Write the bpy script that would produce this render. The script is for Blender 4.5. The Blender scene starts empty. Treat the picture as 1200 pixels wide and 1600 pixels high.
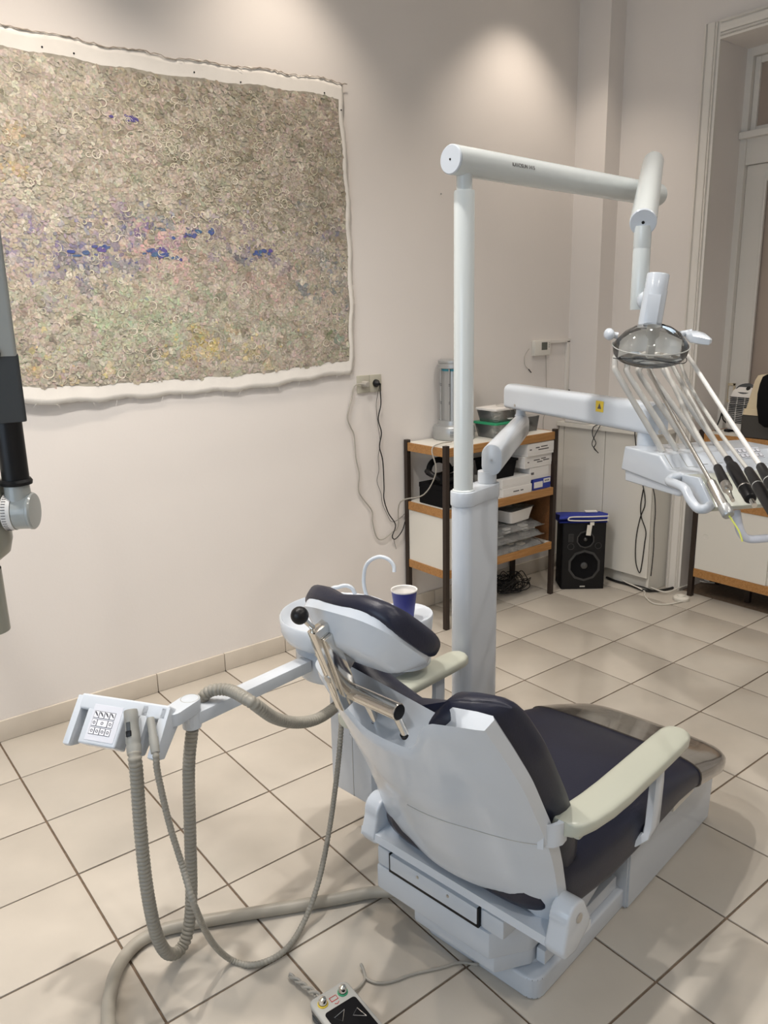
import bpy, bmesh, math, random
from mathutils import Vector as V, Matrix as MX, Euler, Quaternion
random.seed(7)
sc = bpy.context.scene
COL = sc.collection

# ------------------------------------------------------------------ camera
FPX = 1223.28                       # focal length in pixels for the 1200 x 1600 frame
CAM = V((-0.5012, -3.2005, 1.6286))
EUL = Euler((math.radians(75.8735), math.radians(1.2375), math.radians(-38.1703)), 'XYZ')
cd = bpy.data.cameras.new('camera'); cam = bpy.data.objects.new('camera', cd); COL.objects.link(cam)
cam.location = CAM; cam.rotation_euler = EUL
cd.sensor_fit = 'HORIZONTAL'; cd.sensor_width = 36.0; cd.lens = FPX / 1200 * 36.0
cd.clip_start = 0.05; cd.clip_end = 60
sc.camera = cam

# ------------------------------------------------------------------ world, light, exposure
w = bpy.data.worlds.new('sky'); sc.world = w; w.use_nodes = True
bg = w.node_tree.nodes['Background']; bg.inputs[0].default_value = (0.75, 0.86, 1.0, 1); bg.inputs[1].default_value = 0.6
sc.view_settings.view_transform = 'Standard'; sc.view_settings.look = 'None'
sc.view_settings.exposure = 0.0; sc.view_settings.gamma = 1.0; sc.view_settings.use_curve_mapping = False
XMIN, XB, YR, ZC = -2.6, 3.60, -5.2, 3.45     # room: x from window wall to door wall, y from far right wall to painting wall, ceiling

def area(name, loc, rot, size, power, col, sy=None):
    l = bpy.data.lights.new(name, 'AREA'); l.energy = power; l.color = col
    l.shape = 'RECTANGLE'; l.size = size; l.size_y = sy or size
    o = bpy.data.objects.new(name, l); o.location = loc; o.rotation_euler = rot; COL.objects.link(o); return o
# daylight standing in the window opening of the wall behind the camera
area('window_daylight', (XMIN + 0.02, -2.6, 1.75), (0, math.radians(-90), 0), 1.7, 34, (0.66, 0.82, 1.0), 2.2)
SPOT_W, SPOT_COL = 52, (1.0, 0.945, 0.885)

# ------------------------------------------------------------------ pixel -> place helpers
RM = EUL.to_matrix()
def ray(x, y): return RM @ V(((x - 600) / FPX, -(y - 800) / FPX, -1.0))
def PZ(x, y, z=0.0): d = ray(x, y); return CAM + d * ((z - CAM.z) / d.z)
def PY(x, y, Y): d = ray(x, y); return CAM + d * ((Y - CAM.y) / d.y)
def PX(x, y, X): d = ray(x, y); return CAM + d * ((X - CAM.x) / d.x)
def PD(x, y, D): d = ray(x, y); return CAM + d * (D / math.hypot(d.x, d.y))

# ------------------------------------------------------------------ materials
MATS = {}
def mat(name, col, rough=0.5, metal=0.0, bump=None, var=0.0, coat=0.0, alpha=1.0, trans=0.0, spec=0.5, rand=0.0, scale=40, emit=None, ior=1.45):
    if name in MATS: return MATS[name]
    m = bpy.data.materials.new(name); m.use_nodes = True; nt = m.node_tree; n = nt.nodes; L = nt.links
    b = n['Principled BSDF']; b.inputs['Base Color'].default_value = (*col, 1); b.inputs['Roughness'].default_value = rough
    b.inputs['Metallic'].default_value = metal; b.inputs['Coat Weight'].default_value = coat; b.inputs['Coat Roughness'].default_value = 0.08
    b.inputs['Alpha'].default_value = alpha; b.inputs['Transmission Weight'].default_value = trans; b.inputs['IOR'].default_value = ior
    b.inputs['Specular IOR Level'].default_value = spec
    if emit: b.inputs['Emission Color'].default_value = (*emit[0], 1); b.inputs['Emission Strength'].default_value = emit[1]
    tc = n.new('ShaderNodeTexCoord')
    if var or rand:
        hsv = n.new('ShaderNodeHueSaturation'); hsv.inputs['Color'].default_value = (*col, 1); val = None
        if var:
            ns = n.new('ShaderNodeTexNoise'); ns.inputs['Scale'].default_value = scale; ns.inputs['Detail'].default_value = 4
            L.new(tc.outputs['Object'], ns.inputs['Vector'])
            mr = n.new('ShaderNodeMapRange'); mr.inputs['To Min'].default_value = 1 - var; mr.inputs['To Max'].default_value = 1 + var
            mr.inputs['From Min'].default_value = 0.25; mr.inputs['From Max'].default_value = 0.75
            L.new(ns.outputs['Fac'], mr.inputs['Value']); val = mr.outputs[0]
        if rand:
            oi = n.new('ShaderNodeObjectInfo'); m2 = n.new('ShaderNodeMapRange'); m2.inputs['To Min'].default_value = 1 - rand; m2.inputs['To Max'].default_value = 1 + rand
            L.new(oi.outputs['Random'], m2.inputs['Value'])
            if val:
                mm = n.new('ShaderNodeMath'); mm.operation = 'MULTIPLY'; L.new(val, mm.inputs[0]); L.new(m2.outputs[0], mm.inputs[1]); val = mm.outputs[0]
            else: val = m2.outputs[0]
        L.new(val, hsv.inputs['Value']); L.new(hsv.outputs['Color'], b.inputs['Base Color'])
    if bump:
        ns = n.new('ShaderNodeTexNoise'); ns.inputs['Scale'].default_value = bump[0]; ns.inputs['Detail'].default_value = 3
        L.new(tc.outputs['Object'], ns.inputs['Vector'])
        bp = n.new('ShaderNodeBump'); bp.inputs['Strength'].default_value = bump[1]; bp.inputs['Distance'].default_value = bump[2] if len(bump) > 2 else 0.002
        L.new(ns.outputs['Fac'], bp.inputs['Height']); L.new(bp.outputs['Normal'], b.inputs['Normal'])
    MATS[name] = m; return m

def wood(name, c1, c2, rough=0.4, axis=(2, 30, 30)):
    m = bpy.data.materials.new(name); m.use_nodes = True; nt = m.node_tree; n = nt.nodes; L = nt.links; b = n['Principled BSDF']
    tc = n.new('ShaderNodeTexCoord'); mp = n.new('ShaderNodeMapping'); mp.inputs['Scale'].default_value = axis
    ns = n.new('ShaderNodeTexNoise'); ns.inputs['Scale'].default_value = 3; ns.inputs['Detail'].default_value = 5; ns.inputs['Distortion'].default_value = 1.2
    cr = n.new('ShaderNodeValToRGB'); cr.color_ramp.elements[0].position = 0.35; cr.color_ramp.elements[1].position = 0.68
    cr.color_ramp.elements[0].color = (*c1, 1); cr.color_ramp.elements[1].color = (*c2, 1)
    L.new(tc.outputs['Object'], mp.inputs[0]); L.new(mp.outputs[0], ns.inputs['Vector']); L.new(ns.outputs['Fac'], cr.inputs[0]); L.new(cr.outputs[0], b.inputs['Base Color'])
    b.inputs['Roughness'].default_value = rough; MATS[name] = m; return m

def clear(name, tint, gloss=0.12, rough=0.05, haze=0.15, hcol=(0.8, 0.8, 0.8)):
    """clear thin plastic or window glass: transparent, a little hazy, with a sharp reflection"""
    m = bpy.data.materials.new(name); m.use_nodes = True; nt = m.node_tree; n = nt.nodes; L = nt.links
    for k in list(n): n.remove(k)
    o = n.new('ShaderNodeOutputMaterial'); t = n.new('ShaderNodeBsdfTransparent'); t.inputs[0].default_value = (*tint, 1)
    d = n.new('ShaderNodeBsdfDiffuse'); d.inputs[0].default_value = (*hcol, 1)
    g = n.new('ShaderNodeBsdfGlossy'); g.inputs['Roughness'].default_value = rough
    m1 = n.new('ShaderNodeMixShader'); m1.inputs[0].default_value = haze; L.new(t.outputs[0], m1.inputs[1]); L.new(d.outputs[0], m1.inputs[2])
    fr = n.new('ShaderNodeFresnel'); fr.inputs[0].default_value = 1.4
    ad = n.new('ShaderNodeMath'); ad.operation = 'ADD'; ad.inputs[1].default_value = gloss * 0.3; ad.use_clamp = True; L.new(fr.outputs[0], ad.inputs[0])
    m2 = n.new('ShaderNodeMixShader'); L.new(ad.outputs[0], m2.inputs[0]); L.new(m1.outputs[0], m2.inputs[1]); L.new(g.outputs[0], m2.inputs[2])
    L.new(m2.outputs[0], o.inputs[0]); MATS[name] = m; return m

M_wall = mat('painted_plaster', (0.76, 0.72, 0.685), 0.85, bump=(90, 0.12, 0.002), var=0.015, scale=2.5)
M_ceil = mat('ceiling_paint', (0.82, 0.80, 0.77), 0.9)
M_tile = mat('beige_ceramic', (0.505, 0.462, 0.40), 0.22, var=0.05, rand=0.035, scale=5, bump=(9, 0.05, 0.004))
M_grout = mat('brown_grout', (0.16, 0.115, 0.08), 0.9, var=0.25, scale=60)
M_base = mat('skirting_ceramic', (0.60, 0.54, 0.46), 0.35, var=0.05, scale=8)
M_trim = mat('white_trim_paint', (0.74, 0.71, 0.66), 0.45)
M_white = mat('white_enamel', (0.56, 0.605, 0.66), 0.22, coat=0.3)
M_warmw = mat('white_tube_enamel', (0.62, 0.66, 0.66), 0.25, coat=0.3)
M_lam = mat('white_laminate', (0.72, 0.70, 0.64), 0.4)
M_cream = mat('cream_armrest_plastic', (0.46, 0.475, 0.40), 0.3, coat=0.25)
M_navy = mat('navy_leatherette', (0.010, 0.012, 0.028), 0.40, bump=(260, 0.25, 0.001))
M_vinyl = mat('foot_protector_vinyl', (0.12, 0.105, 0.09), 0.14, coat=0.8, bump=(10, 0.3, 0.006))
M_chrome = mat('chrome', (0.72, 0.70, 0.66), 0.10, 1.0)
M_steel = mat('brushed_steel', (0.55, 0.54, 0.52), 0.28, 1.0)
M_black = mat('black_plastic', (0.006, 0.006, 0.007), 0.4, spec=0.35)
M_matte = mat('matte_black', (0.005, 0.005, 0.006), 0.75, spec=0.15)
M_rubber = mat('black_rubber_cord', (0.015, 0.014, 0.013), 0.55)
M_hose = mat('grey_hose', (0.30, 0.285, 0.245), 0.42)
M_hose2 = mat('floor_hose', (0.36, 0.335, 0.285), 0.4)
M_tube = mat('translucent_grey_hose', (0.50, 0.49, 0.46), 0.3, coat=0.3)
M_whose = mat('white_hose', (0.72, 0.71, 0.68), 0.35)
M_greyp = mat('grey_plastic', (0.40, 0.40, 0.38), 0.4)
M_handle = mat('suction_handle_grey', (0.27, 0.27, 0.25), 0.4)
M_silver = mat('silver_plastic', (0.42, 0.43, 0.43), 0.35, 0.5)
M_bluep = mat('blue_paper_cup', (0.035, 0.04, 0.20), 0.45)
M_bluebag = mat('blue_fabric', (0.02, 0.035, 0.28), 0.75, bump=(300, 0.3, 0.001))
M_bluebox = mat('blue_card', (0.03, 0.05, 0.33), 0.5)
M_card = mat('white_card', (0.74, 0.72, 0.69), 0.6, var=0.03, scale=6)
M_print = mat('dark_print', (0.10, 0.09, 0.09), 0.6)
M_red = mat('red_print', (0.5, 0.05, 0.04), 0.5)
M_yellow = mat('yellow_sticker', (0.75, 0.55, 0.05), 0.5)
M_fibre = mat('yellow_fibre', (0.80, 0.82, 0.18), 0.4)
M_green = mat('green_lid', (0.03, 0.30, 0.14), 0.4)
M_dark = mat('dark_brown_post', (0.028, 0.018, 0.013), 0.4)
M_wood = wood('orange_wood', (0.33, 0.155, 0.045), (0.46, 0.24, 0.085))
M_brown = wood('brown_panel', (0.14, 0.06, 0.022), (0.20, 0.09, 0.035))
M_beigep = mat('beige_plastic', (0.66, 0.56, 0.39), 0.4)
M_socket = mat('socket_beige_grey', (0.47, 0.45, 0.37), 0.4)
M_greycord = mat('grey_cord', (0.36, 0.34, 0.30), 0.5)
M_whitecord = mat('white_cord', (0.70, 0.67, 0.60), 0.5)
M_xgrey = mat('xray_grey_paint', (0.36, 0.38, 0.37), 0.3, coat=0.3)
M_xolive = mat('xray_head_paint', (0.29, 0.29, 0.245), 0.35, coat=0.2)
M_xdark = mat('xray_dark_cover', (0.055, 0.062, 0.068), 0.35)
M_canvas = mat('raw_canvas', (0.80, 0.77, 0.72), 0.9, bump=(400, 0.3, 0.001), var=0.04, scale=12)
M_fray = mat('frayed_canvas_edge', (0.42, 0.36, 0.30), 0.95, var=0.2, scale=60)
M_clear = clear('clear_polycarbonate', (0.97, 0.97, 0.955), 0.2, 0.04, 0.06, (0.6, 0.6, 0.58))
M_clearbox = clear('clear_box_plastic', (0.97, 0.98, 0.975), 0.2, 0.12, 0.10, (0.7, 0.72, 0.72))
M_bag = clear('clear_bag_film', (0.93, 0.94, 0.94), 0.3, 0.15, 0.22, (0.72, 0.72, 0.70))
M_glass = clear('window_glass', (0.95, 0.97, 0.97), 0.1, 0.02, 0.02)
M_frost = mat('frosted_door_glass', (0.36, 0.295, 0.25), 0.30, var=0.06, scale=2)
M_screen = mat('lcd_grey', (0.10, 0.11, 0.09), 0.3)
M_lampglow = mat('downlight_bulb', (1, 0.9, 0.8), 0.5, emit=((1.0, 0.86, 0.7), 12))
M_keypad = mat('keypad_film', (0.62, 0.64, 0.70), 0.4)
M_key = mat('key_white', (0.74, 0.75, 0.80), 0.4)
M_keyring = mat('key_outline', (0.06, 0.06, 0.07), 0.5)
M_dish = mat('lamp_reflector', (0.82, 0.82, 0.80), 0.45, 0.0)

# ------------------------------------------------------------------ mesh helpers
MW = {}
def nb(): return bmesh.new()
def _append(bm, src, M):
    me = bpy.data.meshes.new('tmp'); src.to_mesh(me); src.free(); me.transform(M); bm.from_mesh(me); bpy.data.meshes.remove(me)
def frame(origin, x, y=None, z=None):
    """matrix whose columns are the given axes (x and an approximate y or z)"""
    x = V(x).normalized()
    if z is not None: z = V(z); y = z.cross(x).normalized(); z = x.cross(y)
    else: y = V(y); z = x.cross(y).normalized(); y = z.cross(x)
    m = MX((x, y, z)).transposed().to_4x4(); m.translation = origin; return m
def box(bm, c, s, bev=0.0, M=None, seg=2):
    t = nb(); bmesh.ops.create_cube(t, size=1); bmesh.ops.scale(t, vec=s, verts=t.verts)
    if bev > 0: bmesh.ops.bevel(t, geom=t.edges[:] , offset=min(bev, min(s) * 0.49), segments=seg, profile=0.6, affect='EDGES')
    _append(bm, t, (M or MX.Identity(4)) @ MX.Translation(c)); return bm
def box2(bm, a, b, bev=0.0, M=None, seg=2):
    a = V(a); b = V(b); return box(bm, (a + b) / 2, [abs(q) for q in (b - a)], bev, M, seg)
def lathe(bm, prof, M=None, n=28, sx=1.0, sy=1.0):
    rings = []; M = M or MX.Identity(4)
    for r, z in prof:
        if r < 1e-6: rings.append([bm.verts.new(M @ V((0, 0, z)))])
        else: rings.append([bm.verts.new(M @ V((r * sx * math.cos(2 * math.pi * k / n), r * sy * math.sin(2 * math.pi * k / n), z))) for k in range(n)])
    for a, b in zip(rings, rings[1:]):
        for k in range(n):
            k2 = (k + 1) % n
            if len(a) == 1 and len(b) == 1: continue
            if len(a) == 1: bm.faces.new((a[0], b[k2], b[k])[::-1])
            elif len(b) == 1: bm.faces.new((a[k], a[k2], b[0]))
            else: bm.faces.new((a[k], a[k2], b[k2], b[k]))
    return bm
def loft(bm, rings, cap=True, closed=True):
    R = [[bm.verts.new(p) for p in r] for r in rings]; n = len(R[0])
    for a, b in zip(R, R[1:]):
        for k in range(n if closed else n - 1):
            k2 = (k + 1) % n; bm.faces.new((a[k], a[k2], b[k2], b[k]))
    if cap: bm.faces.new(R[0][::-1]); bm.faces.new(R[-1])
    return bm
def prism(bm, poly, h, M=None, bev=0.0, seg=2):
    """polygon in local XY, extruded from z=0 to z=h"""
    t = nb(); a = [t.verts.new((x, y, 0)) for x, y in poly]; b = [t.verts.new((x, y, h)) for x, y in poly]; n = len(poly)
    t.faces.new(a[::-1]); t.faces.new(b)
    for k in range(n): t.faces.new((a[k], a[(k + 1) % n], b[(k + 1) % n], b[k]))
    bmesh.ops.recalc_face_normals(t, faces=t.faces)
    if bev: bmesh.ops.bevel(t, geom=t.edges[:], offset=bev, segments=seg, profile=0.6, affect='EDGES')
    _append(bm, t, M or MX.Identity(4)); return bm
def smooth_path(P, n=8):
    P = [V(p) for p in P]; out = []
    for i in range(len(P) - 1):
        p0 = P[max(i - 1, 0)]; p1 = P[i]; p2 = P[i + 1]; p3 = P[min(i + 2, len(P) - 1)]
        for k in range(n):
            t = k / n
            out.append(0.5 * ((2 * p1) + (p2 - p0) * t + (2 * p0 - 5 * p1 + 4 * p2 - p3) * t * t + (3 * p1 - p0 - 3 * p2 + p3) * t ** 3))
    out.append(P[-1]); return out
def resample(P, step):
    out = [P[0]]; acc = 0.0
    for a, b in zip(P, P[1:]):
        L = (b - a).length; d = step - acc
        while d <= L and L > 0: out.append(a.lerp(b, d / L)); d += step
        acc = (acc + L) % step if L > 0 else acc
        acc = L - (d - step)
    out.append(P[-1]); return out
def tube(bm, P, r, n=10, cap=True):
    P = [V(p) for p in P]; N = len(P); rr = r if isinstance(r, (list, tuple)) else [r] * N
    T = [(P[min(i + 1, N - 1)] - P[max(i - 1, 0)]).normalized() for i in range(N)]
    up = V((0, 0, 1)) if abs(T[0].z) < 0.9 else V((1, 0, 0)); x = T[0].cross(up).normalized(); rings = []
    for i in range(N):
        if i:
            q = T[i - 1].rotation_difference(T[i]); x = (q @ x); x = (x - T[i] * x.dot(T[i])).normalized()
        y = T[i].cross(x); rings.append([P[i] + (x * math.cos(2 * math.pi * k / n) + y * math.sin(2 * math.pi * k / n)) * rr[i] for k in range(n)])
    return loft(bm, rings, cap)
def PDf(x, y, D): return PD(x, y, min(D, (PZ(x, y, .012) - CAM).xy.length))
def ribbed(bm, P, r, pitch=0.0112, depth=0.0034, n=14):
    Q = resample(smooth_path(P, 10), pitch / 4); rr = [r - depth if (i % 4) < 1 else (r if (i % 4) == 2 else r - depth * 0.25) for i in range(len(Q))]
    return tube(bm, Q, rr, n)
def arc2(cx, cy, r, a0, a1, n):
    return [(cx + r * math.cos(math.radians(a0 + (a1 - a0) * k / n)), cy + r * math.sin(math.radians(a0 + (a1 - a0) * k / n))) for k in range(n + 1)]
def rrect(x0, y0, x1, y1, r, n=4):
    return arc2(x1 - r, y0 + r, r, -90, 0, n) + arc2(x1 - r, y1 - r, r, 0, 90, n) + arc2(x0 + r, y1 - r, r, 90, 180, n) + arc2(x0 + r, y0 + r, r, 180, 270, n)
def stadium(a, b, r, n=8):
    """capsule outline around segment a-b in 2D"""
    ang = math.degrees(math.atan2(b[1] - a[1], b[0] - a[0])); return arc2(b[0], b[1], r, ang - 90, ang + 90, n) + arc2(a[0], a[1], r, ang + 90, ang + 270, n)

def finish(bm, name, m, parent=None, local=False, smooth=38, label=None, cat=None, group=None, kind=None):
    bmesh.ops.recalc_face_normals(bm, faces=bm.faces)
    me = bpy.data.meshes.new(name); bm.to_mesh(me); bm.free()
    for q in (m if isinstance(m, (list, tuple)) else [m]): me.materials.append(q)
    ob = bpy.data.objects.new(name, me); COL.objects.link(ob)
    if parent is not None:
        Mp = MW[parent.name]
        if not local: me.transform(Mp.inverted())
        ob.parent = parent; MW[ob.name] = Mp
    else:
        xs = [v.co for v in me.vertices]; lo = [min(v[i] for v in xs) for i in range(3)]; hi = [max(v[i] for v in xs) for i in range(3)]
        loc = V(((lo[0] + hi[0]) / 2, (lo[1] + hi[1]) / 2, lo[2])); me.transform(MX.Translation(-loc)); ob.location = loc; MW[ob.name] = MX.Translation(loc)
    if smooth:
        me.shade_smooth(); me.set_sharp_from_angle(angle=math.radians(smooth))
    if label: ob['label'] = label
    if cat: ob['category'] = cat
    if group: ob['group'] = group
    if kind: ob['kind'] = kind
    return ob
def thing(name, loc, label, cat, rz=0.0, group=None):
    o = bpy.data.objects.new(name, None); o.empty_display_size = 0.05; COL.objects.link(o)
    o.location = loc; o.rotation_euler = (0, 0, rz); o['label'] = label; o['category'] = cat
    if group: o['group'] = group
    MW[o.name] = MX.Translation(loc) @ MX.Rotation(rz, 4, 'Z'); return o
def struct(bm, name, m, parent=None, **k): return finish(bm, name, m, parent, kind='structure' if parent is None else None, smooth=k.pop('smooth', 0), **k)
def share(src, name, loc, parent, rot=None):
    """another piece with the same mesh data under the same parent (coordinates of the parent)"""
    o = bpy.data.objects.new(name, src.data); COL.objects.link(o); o.parent = parent; o.location = loc
    if rot: o.rotation_euler = rot
    MW[o.name] = MW[parent.name]; return o

# ------------------------------------------------------------------ room shell
T = 1 / 3.0
floor = struct(box2(nb(), (XMIN - .2, YR - .2, -0.12), (XB + 0.6, 0.2, -0.004)), 'floor', M_grout)
floor_local = MW[floor.name].inverted()
g = 0.0033
t0 = None; t1 = None
for i in range(-6, 11):
    for j in range(0, 16):
        x0, x1 = i * T + g, (i + 1) * T - g
        if x0 > XB: continue
        edge = x1 > XB
        z = random.uniform(-0.0004, 0.0004); c = floor_local @ V((x0, -(j + 1) * T + g, z)); c.z += 0
        if edge:
            if t1 is None:
                t1 = finish(box2(nb(), (0, 0, -0.006), (XB - x0 - 0.002, T - 2 * g, 0), 0.0012), 'tile', M_tile, floor, local=True); t1.location = c; t1.rotation_euler = (0, 0, 0)
            else: share(t1, 'tile', c, floor)
        else:
            if t0 is None:
                t0 = finish(box2(nb(), (0, 0, -0.006), (T - 2 * g, T - 2 * g, 0), 0.0012), 'tile', M_tile, floor, local=True); t0.location = c
            else: share(t0, 'tile', c, floor)
# the unseen rest of the floor behind the camera
fr = nb(); box2(fr, (XMIN, YR, -0.005), (-2.0 - g, 0, -0.0005)); finish(fr, 'rear_tiling', M_tile, floor, kind='stuff', smooth=0)

struct(box2(nb(), (XMIN - .2, 0.0, -0.1), (XB + 0.6, 0.2, ZC)), 'wall_left', M_wall)
struct(box2(nb(), (XMIN - .2, YR - .2, -0.1), (XB + 0.6, YR, ZC)), 'wall_right', M_wall)
struct(box2(nb(), (XMIN - .2, YR - .2, ZC), (XB + 0.6, 0.2, ZC + 0.15)), 'ceiling', M_ceil)
# door wall with opening
DY0, DY1, DZ, XD = -0.80, -2.15, 2.94, 3.88
wb = nb(); box2(wb, (XB, DY0, -0.1), (XB + .5, 0, ZC)); box2(wb, (XB, YR, -0.1), (XB + .5, DY1, ZC)); box2(wb, (XB, DY1, DZ), (XB + .5, DY0, ZC))
struct(wb, 'wall_back', M_wall)
# boxed-in pipe chase in the corner
struct(box2(nb(), (3.464, -0.215, 0.0), (XB, 0.0, ZC)), 'wall_pipe_chase', M_wall)
# window wall (behind the camera, out of frame) with an opening
WY0, WY1, WZ0, WZ1 = -3.7, -1.5, 0.9, 2.6
wf = nb(); box2(wf, (XMIN - .2, YR, -0.1), (XMIN, WY0, ZC)); box2(wf, (XMIN - .2, WY1, -0.1), (XMIN, 0, ZC)); box2(wf, (XMIN - .2, WY0, -0.1), (XMIN, WY1, WZ0)); box2(wf, (XMIN - .2, WY0, WZ1), (XMIN, WY1, ZC))
struct(wf, 'wall_front', M_wall)
wn = nb()
for a, b in (((WY0, WZ0), (WY0 + .06, WZ1)), ((WY1 - .06, WZ0), (WY1, WZ1)), ((WY0, WZ0), (WY1, WZ0 + .06)), ((WY0, WZ1 - .06), (WY1, WZ1)), ((-2.63, WZ0), (-2.57, WZ1))):
    box2(wn, (XMIN - .15, a[0], a[1]), (XMIN - .09, b[0], b[1]))
win = struct(wn, 'window_1', M_trim)
for a, b in ((WY0 + .06, -2.63), (-2.57, WY1 - .06)):
    finish(box2(nb(), (XMIN - .125, a, WZ0 + .06), (XMIN - .118, b, WZ1 - .06)), 'pane', M_glass, win, smooth=0)

# ceramic skirting pieces along the painting wall
bb = struct(box2(nb(), (XMIN, -0.004, 0.0), (3.46, 0.0, 0.084)), 'baseboard_left', M_grout)
bl = MW[bb.name].inverted(); p0 = None
for i in range(-6, 10):
    c = bl @ V((i * T + 0.0015, -0.013, 0.001))
    if p0 is None: p0 = finish(box2(nb(), (0, 0, 0), (T - 0.003, 0.0125, 0.087), 0.0025), 'skirting_tile', M_base, bb, local=True); p0.location = c
    else: share(p0, 'skirting_tile', c, bb)
finish(box2(nb(), (10 * T + .0015, -.013, .001), (3.459, -.0005, .088), .0025), 'skirting_tile', M_base, bb)

# fluted casing around the doorway
def casing_profile(x0, x1):
    pass
cs = nb()
CY0, CY1 = -0.715, -0.80
def jamb(yo, yi, z0, z1, bm):
    w_ = yi - yo
    pts = [(0, 0), (0, .030), (.12, .034), (.16, .024), (.20, .024), (.24, .032), (.62, .026), (.66, .018), (.70, .026), (.78, .028), (.82, .018), (.88, .026), (1, .022), (1, 0)]
    for z in (z0, z1): pass
    R = [[V((XB - d, yo + w_ * f, z)) for f, d in pts] for z in (z0, z1)]
    loft(bm, R)
jamb(CY0, CY1, 0.0, DZ + 0.085, cs); jamb(DY1 - .085, DY1, 0.0, DZ + 0.085, cs)
R = []
pts = [(0, 0), (0, .030), (.12, .034), (.16, .024), (.20, .024), (.24, .032), (.62, .026), (.66, .018), (.70, .026), (.78, .028), (.82, .018), (.88, .026), (1, .022), (1, 0)]
for y in (CY1, DY1): R.append([V((XB - d, y, DZ + .085 * (1 - f))) for f, d in pts])
loft(cs, R)
struct(cs, 'trim_1', M_trim, smooth=0)
# the doorway: threshold, frame, transom and door leaf at the back of the recess
dr = nb()
box2(dr, (XD - .03, DY0, 0), (XD + .06, DY0 - .035, DZ)); box2(dr, (XD - .03, DY1, 0), (XD + .06, DY1 + .035, DZ))
box2(dr, (XD - .03, DY0 - .035, DZ - .04), (XD + .06, DY1 + .035, DZ)); box2(dr, (XD - .02, DY0 - .035, 2.37), (XD + .06, DY1 + .035, 2.50)); box2(dr, (XD - .055, DY0 - .001, 2.50), (XD - .031, DY1, 2.535), 0.006); box2(dr, (XD - .031, DY0 - .035, 2.50), (XD + .06, DY1 + .035, 2.535))
door = struct(dr, 'door_1', M_trim)
lf = nb(); yl0, yl1 = DY0 - .036, DY1 + .036
box2(lf, (XD, yl0, .01), (XD + .04, yl0 - .105, 2.368), .003); box2(lf, (XD, yl1, .01), (XD + .04, yl1 + .105, 2.368), .003)
box2(lf, (XD + .001, yl0 - .1, 2.29), (XD + .039, yl1 + .1, 2.367), .003); box2(lf, (XD + .001, yl0 - .1, .011), (XD + .039, yl1 + .1, .85), .003)
leaf = finish(lf, 'door_leaf', M_trim, door, smooth=0)
bd = nb()
for a, b in (((yl0 - .105, .85), (yl0 - .118, 2.29)), ((yl1 + .105, .85), (yl1 + .118, 2.29)), ((yl0 - .118, 2.277), (yl1 + .118, 2.289)), ((yl0 - .118, .851), (yl1 + .118, .863))):
    box2(bd, (XD - .008, a[0], a[1]), (XD + .01, b[0], b[1]), .003)
finish(bd, 'glazing_bead', M_trim, leaf, smooth=0)
finish(box2(nb(), (XD + .015, yl0 - .1, .86), (XD + .025, yl1 + .1, 2.28)), 'pane', M_frost, leaf, smooth=0)
tb = nb()
for a, b in (((yl0, 2.536), (yl0 - .03, DZ - .041)), ((yl1 + .03, 2.536), (yl1, DZ - .041)), ((yl0 - .03, DZ - .075), (yl1 + .03, DZ - .041)), ((yl0 - .03, 2.536), (yl1 + .03, 2.56))):
    box2(tb, (XD - .005, a[0], a[1]), (XD + .03, b[0], b[1]), .004)
tr = finish(tb, 'transom_frame', M_trim, door, smooth=0)
finish(box2(nb(), (XD + .01, yl0 - .02, 2.55), (XD + .02, yl1 + .02, DZ - .05)), 'pane', M_frost, tr, smooth=0)
hp = nb(); hy0, hy1, hz0, hz1 = -.815, -.878, 1.095, 1.205
for a, b in (((hy0, hz0), (hy0 - .022, hz1)), ((hy1 + .012, hz0), (hy1, hz1)), ((hy0, hz1 - .014), (hy1, hz1)), ((hy0, hz0), (hy1, hz0 + .014))): box2(hp, (XD - .006, a[0], a[1]), (XD, b[0], b[1]), .001)
hd = finish(hp, 'flush_pull', M_beigep, leaf, smooth=0)

# recessed ceiling downlights
GR = 'recessed ceiling downlights'
def downlight(x, y, power, ang=100, tilt=0.0, blend=0.7, lab='round recessed ceiling downlight', warm=False):
    o = thing('downlight', (x, y, ZC), lab, 'ceiling light', group=GR)
    finish(lathe(nb(), [(.062, ZC - .001), (.062, ZC - .006), (.048, ZC - .008), (.044, ZC - .002), (.044, ZC - .001)], MX.Translation((x, y, 0)), 24), 'trim_ring', M_white, o)
    finish(lathe(nb(), [(0, ZC - .0015), (.043, ZC - .0015)], MX.Translation((x, y, 0)), 20), 'bulb', M_lampglow, o)
    l = bpy.data.lights.new('downlight_beam', 'SPOT'); l.energy = power; l.color = (1.0, 0.87, 0.74) if warm else SPOT_COL; l.spot_size = math.radians(ang); l.spot_blend = blend; l.shadow_soft_size = 0.045
    b = bpy.data.objects.new('downlight_beam', l); COL.objects.link(b); b.parent = o; b.location = (0, 0, -0.012); b.rotation_euler = (tilt, 0, 0)
for x, y in ((-0.58, -0.60), (0.36, -0.60), (1.43, -0.42), (2.92, -0.42)): downlight(x, y, SPOT_W * (.85 if x > 1 else 1.35), 95, 0.10, lab='round recessed downlight close to the painting wall', warm=True)
for x, y in ((-0.5, -1.35), (0.5, -1.30), (1.75, -1.9), (1.9, -3.5), (0.2, -3.9)): downlight(x, y, SPOT_W * (2.6 if y > -1.5 else 1.5), 130, lab='round recessed downlight over the middle of the room')

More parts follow.
